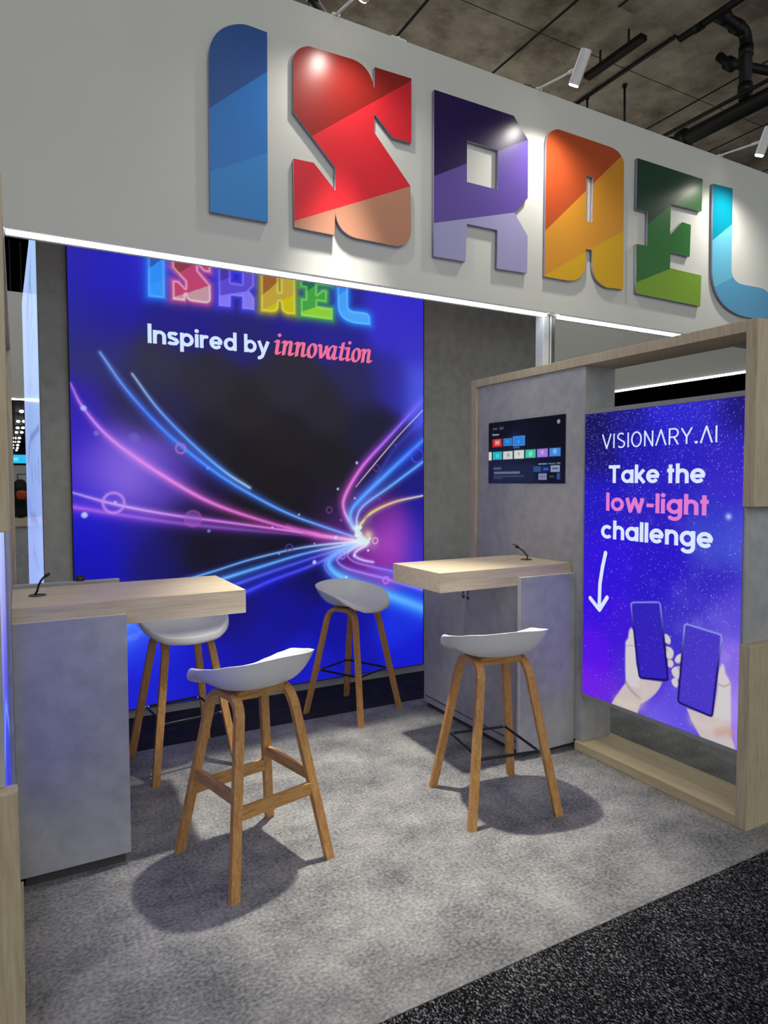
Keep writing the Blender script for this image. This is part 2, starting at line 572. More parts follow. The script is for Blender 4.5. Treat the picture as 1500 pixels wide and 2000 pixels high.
def leg_bm(su, sv):
    """half of a bent plywood U: foot to the middle of its top bar"""
    bm = bmesh.new()
    zb = .681
    line = lambda z: FV - (FV - TV) * z / .64
    path = [(FV, 0.0)] + [(line(z), z) for z in (.15, .3, .45, .56, .605)]
    p1 = Vector((line(zb) - .002, zb, 0))
    for q in bez(Vector((line(.605), .605, 0)), p1, Vector((.035, zb, 0)), 8)[1:]:
        path.append((q.x, q.y))
    path.append((0.0, zb))
    rings = []
    for i, (v, z) in enumerate(path):
        a = Vector(path[max(i - 1, 0)]); b = Vector(path[min(i + 1, len(path) - 1)])
        tg = (b - a).normalized(); nrm = Vector((-tg.y, tg.x))
        if i == 0: nrm = Vector((-1, 0)).normalized()
        if i == len(path) - 1: nrm = Vector((0, -1))
        uc = FU - (FU - TU) * min(z, .681) / .64
        tk, wd = .0115, .0185
        ring = []
        for (du, dn) in ((-1, -1), (1, -1), (1, 1), (-1, 1)):
            c = Vector((v, z)) + nrm * tk * dn
            zz = 0.0 if i == 0 else c.y
            ring.append(bm.verts.new((su * (uc + du * wd), sv * c.x, zz)))
        rings.append(ring)
    for i in range(len(rings) - 1):
        for k in range(4):
            bm.faces.new((rings[i][k], rings[i][(k + 1) % 4], rings[i + 1][(k + 1) % 4], rings[i + 1][k]))
    bm.faces.new(rings[0]); bm.faces.new(rings[-1][::-1])
    es = [e for e in bm.edges if len(e.link_faces) == 2 and e.calc_face_angle(0) > 1.0]
    bmesh.ops.bevel(bm, geom=es, offset=.003, segments=2, affect='EDGES')
    return bm


def seat_bm():
    """moulded shell: inner face, rim that thickens to a rolled lip at the front, outer face"""
    bm = bmesh.new()
    NA = 72
    RR = [.16, .32, .48, .62, .74, .83, .90, .95, .98, 1.0]
    A, B, N = .237, .212, 2.7
    key = [(0, .708), (25, .718), (45, .743), (62, .769), (82, .797), (105, .815), (135, .834), (180, .845)]
    zi, zo = .714, .701

    def rim(a):
        d = abs(math.degrees(a))
        for (d0, h0), (d1, h1) in zip(key, key[1:]):
            if d <= d1:
                t = (d - d0) / (d1 - d0)
                t = t * t * (3 - 2 * t) * .5 + t * .5
                return h0 + (h1 - h0) * t
        return key[-1][1]

    def face(r, a, inner):
        c, s = math.cos(a), math.sin(a)
        sh = .007 if inner else 0.0
        v = (B - sh) * math.copysign(abs(c) ** (2 / N), c) * r
        u = (A - sh) * math.copysign(abs(s) ** (2 / N), s) * r
        fr = max(0.0, c) ** 1.5
        lip = max(0.0, min(1.0, (c + .25) / .75)); lip = lip * lip * (3 - 2 * lip)
        pw = 4.8 - 2.4 * fr
        if inner:
            z = zi + (rim(a) - zi) * r ** pw + fr * .014 * math.sin(math.pi * r ** 1.6)
        else:
            zr = rim(a) - .003 - .034 * lip
            z = zo + (zr - zo) * r ** pw
            z += lip * .012 * math.sin(math.pi * max(0, (r - .5) / .5))
        return (u, v, z)
    ang = [-math.pi + 2 * math.pi * k / NA for k in range(NA)]
    top = [bm.verts.new((0, 0, zi))]
    bot = [bm.verts.new((0, 0, zo))]
    T = [[bm.verts.new(face(r, a, True)) for a in ang] for r in RR]
    O = [[bm.verts.new(face(r, a, False)) for a in ang] for r in RR]
    Mid = []
    for k, a in enumerate(ang):
        p, q = T[-1][k].co, O[-1][k].co
        Mid.append(bm.verts.new(Vector((q.x * 1.010, q.y * 1.010, (p.z + q.z) / 2))))
    for k in range(NA):
        k2 = (k + 1) % NA
        bm.faces.new((top[0], T[0][k], T[0][k2]))
        bm.faces.new((bot[0], O[0][k2], O[0][k]))
        for i in range(len(RR) - 1):
            bm.faces.new((T[i][k], T[i + 1][k], T[i + 1][k2], T[i][k2]))
            bm.faces.new((O[i][k], O[i][k2], O[i + 1][k2], O[i + 1][k]))
        bm.faces.new((T[-1][k], Mid[k], Mid[k2], T[-1][k2]))
        bm.faces.new((Mid[k], O[-1][k], O[-1][k2], Mid[k2]))
    return bm


def leg_at(z):
    return FU - (FU - TU) * z / .64, FV - (FV - TV) * z / .64


def make_stool(label, wooden):
    t = thing('bar_stool', label, 'bar stool', group='white seated bar stools')
    s = obj('seat', seat_bm(), M['seat'], t, True, True)
    sb = s.modifiers.new('soft', 'SUBSURF'); sb.levels = 1; sb.render_levels = 1
    for su in (-1, 1):
        for sv in (-1, 1):
            obj('leg', leg_bm(su, sv), M['beech'], t, False, True)
    for sv in (-1, 1):
        obj('seat_rail', boxes((-.101, .101, sv * .062 - .015, sv * .062 + .015,   .668, .7005), bev=.002), M['beech_rail'], t, False, True)
    obj('seat_plate', boxes((-.07, .07, -.05, .05,   .690, .7005)), M['black_steel'], t, False, True)
    if wooden:
        for (kind, sgn, z) in (('u', -1, .335), ('u', 1, .335), ('v', -1, .285), ('v', 1, .270)):
            hu, hv = leg_at(z)
            if kind == 'u':
                b = (sgn * hu - .010, sgn * hu + .010, -hv + .010, hv - .010, z - .022, z + .022)
            else:
                b = (-hu + .016, hu - .016, sgn * hv - .010, sgn * hv + .010, z - .024, z + .024)
            obj('stretcher', boxes(b, bev=.002), M['beech_rail'] if kind == 'v' else M['beech_side'], t, False, True)
    else:
        z = .278
        hu, hv = leg_at(z)
        hu -= .026; hv -= .012
        bm = bmesh.new()
        pts = []
        c = .012
        for (cx, cy, a0) in ((hu - c, hv - c, 0), (-hu + c, hv - c, 90), (-hu + c, -hv + c, 180), (hu - c, -hv + c, 270)):
            for a in (0, 30, 60, 90):
                pts.append((cx + c * math.cos(math.radians(a0 + a)), cy + c * math.sin(math.radians(a0 + a)), z))
        pts.append(pts[0])
        tube(bm, pts, .0065, 8, False)
        rg = obj('footrest_ring', bm, M['black_steel'], t, True, True)
        for su in (-1, 1):
            for sv in (-1, 1):
                bm = bmesh.new()
                tube(bm, [(su * (hu - .013), sv * (hv - .004), z), (su * (hu + .010), sv * (hv - .004), z)], .0065, 10)
                obj('bolt', bm, M['steel'], rg, False, True)
    return t


M['beech_side'] = layered('honey_plywood_side_rail', ((170, 122, 70), (194, 148, 92), (208, 166, 110)), (3, 12), stretch=(18, 2, 18), rough=.4, lo=.34, hi=.66)


def copy_tree(o, parent=None):
    c = o.copy()
    COL.objects.link(c)
    c.parent = parent
    for ch in list(o.children):
        copy_tree(ch, c)
    return c


st = make_stool('white seated stool with wooden stretchers in front of the left countertop', True)
st.location = (.795, 2.544, 0); st.rotation_euler.z = .233
ring_stool = make_stool('white seated stool with black footrest ring in front of the right countertop', False)
ring_stool.location = (1.922, 2.445, 0); ring_stool.rotation_euler.z = -.19
c = copy_tree(ring_stool)
c.location = (1.89, 3.87, 0); c.rotation_euler.z = .467 + math.pi
c['label'] = 'white seated stool with black footrest ring at the back before the blue mural'
c = copy_tree(ring_stool)
c.location = (.745, 3.606, 0); c.rotation_euler.z = .114 + math.pi
c['label'] = 'white seated stool with black footrest ring partly hidden behind the left countertop'

# ------------------------------------------------------------------ big letters on the header board
def expand(items, fn):
    """(x, y) corners and ('q', cx, cy, x, y) curves -> list of points"""
    out = []
    for it in items:
        if it[0] == 'q':
            p0 = out[-1]
            c, e = fn(it[1], it[2]), fn(it[3], it[4])
            for k in range(1, 11):
                t = k / 10
                out.append(tuple(p0[j] * (1 - t) ** 2 + c[j] * 2 * t * (1 - t) + e[j] * t * t for j in (0, 1)))
        else:
            out.append(tuple(fn(*it)))
    return out


YL = YH - .022        # front of the letters


def zoomA(x, y):
    p = at_y(380 + x / 2.885, y / 2.885, YL); return (p.x, p.z)


def zoomB(x, y):
    p = at_y(820 + x / 2.206, 140 + y / 2.206, YL); return (p.x, p.z)


LETTERS = [
    ('blue letter I at the left end of the white header', zoomA,
     [[(80, 330), ('q', 82, 140, 255, 135), ('q', 285, 135, 330, 152), (409, 182), (413, 1251), (88, 1192)]],
     [((80, 611), (409, 403)), ((88, 965), (412, 862))],
     [(28, 78, 150), (32, 118, 200), (44, 134, 208)]),
    ('red letter S, second from the left on the white header', zoomA,
     [[(557, 345), ('q', 560, 262, 645, 260), (880, 330), ('q', 990, 365, 1013, 500), (1016, 378), (1222, 442), (1222, 805), (1118, 775), (1014, 638), (1012, 745),
       (1216, 1048), (1221, 1290), ('q', 1218, 1392, 1135, 1386), (905, 1340), ('q', 800, 1305, 793, 1190), (788, 1325), (563, 1280), (558, 893), (672, 917), (793, 1073), (793, 942), (557, 628)]],
     [((665, 765), (1222, 455)), ((563, 1245), (1216, 1050))],
     [(142, 32, 26), (214, 40, 52), (186, 132, 106)]),
    ('purple letter R in the middle of the white header', zoomB,
     [[(62, 77), (405, 190), (467, 295), (465, 545), (407, 607), (465, 708), (462, 868), (332, 848), (335, 682), (203, 655), (197, 818), (60, 795)],
      [(203, 297), (203, 475), (335, 508), (337, 338)]],
     [((62, 450), (467, 292)), ((60, 652), (407, 607))],
     [(38, 22, 76), (96, 76, 156), (160, 156, 198)]),
    ('orange and amber letter A on the white header', zoomB,
     [[(545, 305), ('q', 550, 248, 598, 248), (815, 322), ('q', 868, 340, 880, 392), (876, 938), (806, 930), ('q', 745, 905, 744, 835), (742, 768), (715, 765), (713, 835), ('q', 705, 905, 640, 900), (538, 882)],
      [(718, 447), (716, 643), (743, 648), (746, 455)]],
     [((543, 683), (880, 352)), ((540, 875), (878, 685))],
     [(176, 76, 38), (208, 142, 46), (212, 164, 26)]),
    ('green letter E on the white header', zoomB,
     [[(938, 372), (1219, 463), (1214, 601), (1082, 570), (1078, 702), (1131, 648), (1168, 660), (1163, 797), (1080, 777), (1078, 846), (1213, 878), (1208, 1011), (932, 955), (933, 742), (980, 750), (982, 604), (933, 592)]],
     [((985, 655), (1219, 466)), ((935, 907), (1213, 795))],
     [(34, 66, 50), (48, 112, 52), (122, 160, 42)]),
    ('teal letter L at the right end of the white header', zoomB,
     [[(1263, 482), (1348, 503), (1343, 845), ('q', 1342, 908, 1398, 918), (1462, 930), ('q', 1512, 940, 1514, 1000), (1514, 1075), (1400, 1056), ('q', 1262, 1020, 1259, 850)]],
     [((1263, 725), (1348, 655)), ((1280, 922), (1348, 885))],
     [(0, 128, 152), (98, 178, 208), (82, 154, 196)]),
]
M['letter_side'] = plain('lilac_grey_letter_edge', (150, 146, 168), .5, var=.02)


def fill_mesh(polys, half, y):
    """flat letter with holes, extruded by half to both sides of y (polys in x, z)"""
    cd = bpy.data.curves.new('outline', 'CURVE')
    cd.dimensions = '2D'
    cd.fill_mode = 'BOTH'
    cd.extrude = half
    for poly in polys:
        sp = cd.splines.new('POLY')
        sp.points.add(len(poly) - 1)
        for q, p in zip(sp.points, poly): q.co = (p[0], p[1], 0, 1)
        sp.use_cyclic_u = True
    co = bpy.data.objects.new('outline', cd)
    COL.objects.link(co)
    dg = bpy.context.evaluated_depsgraph_get()
    me = bpy.data.meshes.new_from_object(co.evaluated_get(dg))
    bpy.data.objects.remove(co)
    bpy.data.curves.remove(cd)
    me.transform(Matrix(((1, 0, 0, 0), (0, 0, -1, y), (0, 1, 0, 0), (0, 0, 0, 1))))
    return me


def line_side(p, a, b):
    """>0 when p lies above the line a-b (z up)"""
    if b[0] < a[0]: a, b = b, a
    return (p[1] - a[1]) * (b[0] - a[0]) - (p[0] - a[0]) * (b[1] - a[1])


OUTL = []
for (lb, fn, polys, lines, cols) in LETTERS:
    P = [expand(q, fn) for q in polys]
    Ls = [(tuple(fn(*a)), tuple(fn(*b))) for a, b in lines]
    OUTL.append((P, Ls, cols))
    me = fill_mesh(P, .0095, YL + .0095)
    bm = bmesh.new(); bm.from_mesh(me)
    for a, b in Ls:
        d = Vector((b[0] - a[0], 0, b[1] - a[1])).normalized()
        bmesh.ops.bisect_plane(bm, geom=bm.verts[:] + bm.edges[:] + bm.faces[:], plane_co=(a[0], YL, a[1]), plane_no=(-d.z, 0, d.x))
    bmesh.ops.remove_doubles(bm, verts=bm.verts, dist=1e-5)
    bmesh.ops.recalc_face_normals(bm, faces=bm.faces)
    for f in bm.faces:
        if abs(f.normal.y) < .5:
            f.material_index = 3
        else:
            c = f.calc_center_median()
            f.material_index = sum(1 for a, b in Ls if line_side((c.x, c.z), a, b) < 0)
    nm = lb.split(',')[0].replace(' ', '_')
    mats = [plain('letter_face_%d_%d_%d' % k, k, .3, var=.03, scale=2.0, spec=.28) for k in cols] + [M['letter_side']]
    tag(obj('sign_letter', bm, mats), lb, 'letter', 'large letters on the header')

# ------------------------------------------------------------------ arm spotlights on the header
def spotlight(base_px, top_px, bot_px, label, X=None, power=70):
    b = at_y(base_px[0], base_px[1], YH) if X is None else Vector((X, YH, 3.765))
    x = b.x
    b.z = ZH1
    if X is None:
        tp, bt = at_x(*top_px, x), at_x(*bot_px, x)
    else:
        tp, bt = Vector((x, 2.635, 3.80)), Vector((x, 2.70, 3.62))
    ax = (tp - bt).normalized()
    ln = .165
    bt2 = tp - ax * ln
    t = thing('spotlight', label, 'spotlight', (x, YH + .02, ZH1), group='arm spotlights along the header')
    obj('clamp', boxes((x - .02, x + .02, YH - .004, YH + .06, ZH1 + .0005, ZH1 + .012), bev=.002), M['white_metal'], t)
    mid = tp - ax * ln * .42
    bm = bmesh.new()
    e = mid + Vector((0, .032, -.004))
    s = Vector((x, YH + .03, ZH1 + .012))
    q = e + (s - e).normalized() * .05
    tube(bm, [s, q], .0065, 10)
    tube(bm, [q - (s - e).normalized() * -.012, e - Vector((0, .006, 0))], .0095, 10)
    obj('arm', bm, M['white_metal'], t, True)
    bm = bmesh.new()
    R = .029
    tube(bm, [tp + ax * .001, tp, tp - ax * .004, bt2], [R * .86, R * .93, R, R], 24)
    h = obj('housing', bm, M['white_metal'], t)
    bm = bmesh.new()
    tube(bm, [bt2 - ax * .0005, bt2 - ax * .008], [R * .92, R * .86], 24)
    obj('lens', bm, M['lens'], h)
    d = bpy.data.lights.new('spot_beam', 'SPOT')
    d.energy = 26 if power > 100 else 42
    d.color = (1.0, .95, .86)
    d.spot_size = math.radians(150)
    d.spot_blend = 1.0
    d.shadow_soft_size = .03
    o = bpy.data.objects.new('spot_beam', d)
    COL.objects.link(o)
    o.location = bt2 - ax * .02
    o.rotation_euler = Vector((0, -.06, -1)).to_track_quat('-Z', 'Y').to_euler()
    if power > 100:
        spot_light('spot_core', o.location, o.location + Vector((0, -.055, -1)), 760, 45, .9, (1.0, .95, .86), .05)


spotlight((657, 30), (742, -72), (709, -6), 'white arm spotlight above the red letter, its lens at the top edge', power=640)
spotlight((1053, 175), (1146, 96), (1122, 162), 'white arm spotlight above the purple and orange letters')
spotlight((1408, 303), (1503, 248), (1482, 306), 'white arm spotlight at the right edge above the teal letter')
# small junction fittings on the top edge of the header
for (px, py, lb) in ((776, 74, 'small clear cable fitting on the header top edge between the first two spotlights'), (1032, 168, 'small dark cable fitting on the header top edge left of the middle spotlight')):
    p = at_y(px, py, YH + .03)
    t = thing('cable_fitting', lb, 'cable fitting', (p.x, p.y, ZH1))
    dk = 'dark' in lb
    obj('block', boxes((p.x - .045, p.x + .045, YH + .01, YH + .05, ZH1 + .0005, ZH1 + .016), bev=.004), M['kick'] if dk else M['white_metal'], t)
    obj('screw', boxes((p.x - .008, p.x + .008, YH + .015, YH + .03, ZH1 + .016, ZH1 + .024), bev=.002), M['kick'] if dk else M['white_metal'], t)

# ------------------------------------------------------------------ painting helpers for printed and lit graphics
def lin(a):
    a = np.clip(a, 0, 1)
    return np.where(a <= .04045, a / 12.92, ((a + .055) / 1.055) ** 2.4)


class Canvas:
    """a grid of print colours (sRGB 0..1) over a flat rectangle; u, v in metres"""
    def __init__(self, W, H, step):
        self.W, self.H = W, H
        self.nu, self.nv = int(W / step) + 1, int(H / step) + 1
        u, v = np.linspace(0, W, self.nu), np.linspace(0, H, self.nv)
        self.U, self.V = np.meshgrid(u, v)
        self.C = np.zeros((self.nv, self.nu, 3))

    def background(self, samples, sigma):
        num = np.zeros_like(self.C); den = np.zeros(self.U.shape)
        for (u, v, rgb) in samples:
            d2 = (self.U - u) ** 2 + (self.V - v) ** 2
            w = np.exp(-d2 / (2 * sigma * sigma)) + 1e-3 / (1 + d2 * 20)
            num += w[..., None] * (np.array(rgb) / 255.0)
            den += w
        self.C = num / den[..., None]

    def window(self, u0, u1, v0, v1):
        a = max(0, int(u0 / self.W * (self.nu - 1))); b = min(self.nu, int(u1 / self.W * (self.nu - 1)) + 2)
        c = max(0, int(v0 / self.H * (self.nv - 1))); d = min(self.nv, int(v1 / self.H * (self.nv - 1)) + 2)
        return slice(c, max(c, d)), slice(a, max(a, b))

    def mix(self, sl, rgb, al):
        rgb = np.asarray(rgb) / 255.0
        self.C[sl] = self.C[sl] * (1 - al[..., None]) + rgb * al[..., None]

    def add(self, sl, rgb, al):
        rgb = np.asarray(rgb) / 255.0
        self.C[sl] = 1 - (1 - self.C[sl]) * (1 - rgb * al[..., None])

    def streak(self, pts, cols, widths, halo=4.0, hs=.55, core=1.0):
        """glowing line through pts (u, v); colours and half widths run along it"""
        P = np.array(pts, float)
        Q = np.vstack([2 * P[0] - P[1], P, 2 * P[-1] - P[-2]])
        out = []
        n = len(P) - 1
        for i in range(n):
            p0, p1, p2, p3 = Q[i:i + 4]
            for t in np.linspace(0, 1, 14, endpoint=False):
                out.append(.5 * ((2 * p1) + (p2 - p0) * t + (2 * p0 - 5 * p1 + 4 * p2 - p3) * t * t + (3 * p1 - p0 - 3 * p2 + p3) * t ** 3))
        out.append(P[-1])
        L = np.array(out)
        wmax = max(widths) * halo * 2.2
        sl = self.window(L[:, 0].min() - wmax, L[:, 0].max() + wmax, L[:, 1].min() - wmax, L[:, 1].max() + wmax)
        u, v = self.U[sl], self.V[sl]
        if u.size == 0: return
        best = np.full(u.shape, 1e9); bt = np.zeros(u.shape)
        for i in range(len(L) - 1):
            a, b = L[i], L[i + 1]
            d = b - a; l2 = d @ d + 1e-12
            t = np.clip(((u - a[0]) * d[0] + (v - a[1]) * d[1]) / l2, 0, 1)
            dd = (u - a[0] - t * d[0]) ** 2 + (v - a[1] - t * d[1]) ** 2
            m = dd < best
            best = np.where(m, dd, best); bt = np.where(m, (i + t) / (len(L) - 1), bt)
        dist = np.sqrt(best)
        wid = np.interp(bt, np.linspace(0, 1, len(widths)), widths)
        cc = np.array(cols, float) / 255
        ct = np.linspace(0, 1, len(cc))
        col = np.stack([np.interp(bt, ct, cc[:, j]) for j in range(3)], -1)
        h = hs * np.exp(-(dist / (wid * halo)) ** 2 * 1.0)
        self.C[sl] = 1 - (1 - self.C[sl]) * (1 - (col ** 1.6) * h[..., None])
        al = core * np.exp(-(dist / wid) ** 2 * 1.1)
        self.C[sl] = self.C[sl] * (1 - al[..., None]) + col * al[..., None]
        hot = .35 * core * np.exp(-(dist / (wid * .5)) ** 2)
        self.C[sl] = self.C[sl] + (1 - self.C[sl]) * hot[..., None] * .35

    def dot(self, u, v, r, rgb, al=1.0, soft=.35):
        sl = self.window(u - 2 * r, u + 2 * r, v - 2 * r, v + 2 * r)
        d = np.hypot(self.U[sl] - u, self.V[sl] - v)
        self.mix(sl, rgb, al * np.clip((r - d) / (soft * r) + .5, 0, 1))

    def ring(self, u, v, r, w, rgb, al=1.0):
        sl = self.window(u - 2 * r, u + 2 * r, v - 2 * r, v + 2 * r)
        d = np.hypot(self.U[sl] - u, self.V[sl] - v)
        self.mix(sl, rgb, al * np.exp(-((d - r) / w) ** 2))

    def blob(self, u, v, r, rgb, al=1.0):
        sl = self.window(u - 3 * r, u + 3 * r, v - 3 * r, v + 3 * r)
        d = np.hypot(self.U[sl] - u, self.V[sl] - v)
        self.add(sl, rgb, al * np.exp(-(d / r) ** 2))

    def sdf(self, polys, sl):
        u, v = self.U[sl], self.V[sl]
        best = np.full(u.shape, 1e9); inside = np.zeros(u.shape, bool)
        for poly in polys:
            P = np.array(poly, float)
            for a, b in zip(P, np.roll(P, -1, 0)):
                d = b - a; l2 = d @ d + 1e-12
                t = np.clip(((u - a[0]) * d[0] + (v - a[1]) * d[1]) / l2, 0, 1)
                best = np.minimum(best, (u - a[0] - t * d[0]) ** 2 + (v - a[1] - t * d[1]) ** 2)
                with np.errstate(divide='ignore', invalid='ignore'):
                    cr = ((a[1] > v) != (b[1] > v)) & (u < (b[0] - a[0]) * (v - a[1]) / (b[1] - a[1] + 1e-15) + a[0])
                inside ^= cr
        d = np.sqrt(best)
        return np.where(inside, -d, d)

    def poly(self, polys, rgb, soft, al=1.0, margin=.05):
        P = np.vstack([np.array(p) for p in polys])
        sl = self.window(P[:, 0].min() - margin, P[:, 0].max() + margin, P[:, 1].min() - margin, P[:, 1].max() + margin)
        s = self.sdf(polys, sl)
        self.mix(sl, rgb, al * np.clip(.5 - s / soft, 0, 1))
        return sl, s

    def mesh(self, name, org, ud, vd, mat, parent):
        org, ud, vd = np.array(org), np.array(ud), np.array(vd)
        co = (org + self.U[..., None] * ud + self.V[..., None] * vd).reshape(-1, 3).astype(np.float32)
        nu, nv = self.nu, self.nv
        i = np.arange(nu * nv).reshape(nv, nu)
        q = np.stack([i[:-1, :-1], i[:-1, 1:], i[1:, 1:], i[1:, :-1]], -1).reshape(-1, 4).astype(np.int32)
        me = bpy.data.meshes.new(name)
        me.vertices.add(len(co)); me.vertices.foreach_set('co', co.ravel())
        me.loops.add(q.size); me.loops.foreach_set('vertex_index', q.ravel())
        me.polygons.add(len(q)); me.polygons.foreach_set('loop_start', np.arange(0, q.size, 4, dtype=np.int32))
        me.update(calc_edges=True)
        at = me.attributes.new('print', 'FLOAT_COLOR', 'POINT')
        rgba = np.ones((nu * nv, 4), np.float32)
        rgba[:, :3] = lin(self.C).reshape(-1, 3)
        at.data.foreach_set('color', rgba.ravel())
        return link_mesh(name, me, mat, parent)


# ------------------------------------------------------------------ lettering drawn as strokes
def arc(cx, cy, rx, a0, a1, ry=None, n=None):
    ry = rx if ry is None else ry
    n = n or max(6, int(abs(a1 - a0) / 12))
    return [(cx + rx * math.cos(math.radians(a0 + (a1 - a0) * k / n)), cy + ry * math.sin(math.radians(a0 + (a1 - a0) * k / n))) for k in range(n + 1)]


def round_font(ch, w, x=.72, asc=1.04, desc=-.30, kx=1.0):
    """single-storey geometric sans: (strokes, dots, advance)"""
    c = (x - w) / 2; l = w / 2; h = x / 2; cx = c * kx
    full = arc(l + cx, h, cx, 0, 360, c)
    R = l + 2 * cx
    wd = 2 * cx + w
    if ch == 'o': return [full], [], wd
    if ch == 'a': return [full, [(R, 0), (R, x)]], [], wd
    if ch == 'd': return [full, [(R, 0), (R, asc)]], [], wd
    if ch == 'b': return [full, [(l, 0), (l, asc)]], [], wd
    if ch == 'p': return [full, [(l, desc), (l, x)]], [], wd
    if ch == 'g': return [full, [(R, x), (R, .0)] + arc(l + cx, -.02, cx, 0, -150, c * .82)], [], wd
    if ch == 'e': return [arc(l + cx, h, cx, 0, 318, c), [(l, h - .01), (R + l * .6, h - .01)]], [], wd
    if ch == 'c': return [arc(l + cx, h, cx, 48, 312, c)], [], wd * .9
    if ch in 'nh':
        a = .235 * kx
        return [[(l, 0), (l, asc if ch == 'h' else x)], arc(l + a, x - l - a, a, 180, 0) + [(l + 2 * a, 0)]], [], 2 * a + w
    if ch == 'r':
        a = .235 * kx
        return [[(l, 0), (l, x)], arc(l + a, x - l - a, a, 180, 68)], [], a + w * 1.1
    if ch == 'l': return [[(l, 0), (l, asc)]], [], w
    if ch == 'i': return [[(l, 0), (l, x)]], [(l, x + w * .95, w * .60)], w
    if ch == 't': return [[(.07 + l, 0), (.07 + l, .95)], [(0, x - l), (.34, x - l)]], [], .36
    if ch == 'k': return [[(l, 0), (l, asc)], [(l, .26), (l + .40, x - .02)], [(l + .13, .38), (l + .43, .01)]], [], .55
    if ch == 'w': return [[(.09, x), (.26, .04), (.48, x - .06), (.70, .04), (.87, x)]], [], .97
    if ch == 'T': return [[(0, 1 - l), (.66, 1 - l)], [(.33, 0), (.33, 1 - l)]], [], .67
    if ch == 'I': return [[(l, 0), (l, 1)]], [], w
    if ch == 'H': return [[(l, 0), (l, 1)], [(.62, 0), (.62, 1)], [(l, .5), (.62, .5)]], [], .62 + l
    if ch == 'm':
        a = .17
        return [[(l, 0), (l, x)], arc(l + a, x - l - a, a, 180, 0) + [(l + 2 * a, 0)], arc(l + 3 * a, x - l - a, a, 180, 0) + [(l + 4 * a, 0)]], [], 4 * a + w
    if ch == '-': return [[(.02, .38), (.36, .38)]], [], .38
    if ch == 's':
        return [[(.43, x - .15), (.37, x - l * 1.02), (.25, x - l), (.12, x - l * 1.15), (l, x - .19), (.12, x * .57), (.26, x * .5), (.40, x * .42), (.45, .19), (.38, l * 1.1), (.25, l), (.12, l * 1.05), (.05, .15)]], [], .52
    if ch == 'y': return [[(.06, x), (.29, .03)], [(.54, x), (.29, .03), (.22, -.16), (.10, -.25), (.0, -.235)]], [], .6
    if ch == ' ': return [], [], .26
    return [], [], .3


def thin_caps(ch, w):
    if ch == 'V': return [[(0, 1), (.30, 0), (.60, 1)]], [], .60
    if ch == 'I': return [[(w / 2, 0), (w / 2, 1)]], [], w
    if ch == 'S': return [arc(.27, .745, .215, 40, 200, .235) + [(.20, .55), (.34, .47)] + arc(.28, .25, .225, 40, -145, .235)], [], .54
    if ch == 'O': return [arc(.33, .5, .30, 0, 360, .48)], [], .66
    if ch == 'N': return [[(.04, 0), (.04, 1), (.52, 0), (.52, 1)]], [], .56
    if ch == 'A': return [[(0, 0), (.30, 1), (.60, 0)]], [], .60
    if ch == 'R': return [[(.04, 0), (.04, 1), (.30, 1)] + arc(.30, .74, .23, 90, -90, .26) + [(.04, .48)], [(.30, .48), (.54, 0)]], [], .56
    if ch == 'Y': return [[(0, 1), (.29, .45), (.58, 1)], [(.29, .45), (.29, 0)]], [], .58
    if ch == '.': return [], [(.07, .07, .085)], .14
    return [], [], .3


def stroke_faces(strokes, dots, w):
    V, F = [], []

    def quad(a, b, ww):
        d = (b[0] - a[0], b[1] - a[1]); l = math.hypot(*d) or 1e-9
        nx, ny = -d[1] / l * ww / 2, d[0] / l * ww / 2
        i = len(V)
        V.extend([(a[0] + nx, a[1] + ny), (a[0] - nx, a[1] - ny), (b[0] - nx, b[1] - ny), (b[0] + nx, b[1] + ny)])
        F.append((i, i + 1, i + 2, i + 3))

    def disc(c, r):
        i = len(V)
        V.extend([(c[0] + r * math.cos(k * math.pi / 10), c[1] + r * math.sin(k * math.pi / 10)) for k in range(20)])
        F.append(tuple(range(i, i + 20)))
    for s in strokes:
        for a, b in zip(s, s[1:]): quad(a, b, w)
        for p in s[1:-1]: disc(p, w / 2)
    for (x, y, r) in dots: disc((x, y), r)
    return V, F


def text_faces(txt, font, w, gap):
    V, F = [], []
    x = 0
    for ch in txt:
        st_, dt, adv = font(ch)
        v, f = stroke_faces(st_, dt, w)
        o = len(V)
        V += [(p[0] + x, p[1]) for p in v]
        F += [tuple(i + o for i in q) for q in f]
        x += adv + gap
    return V, F, x - gap


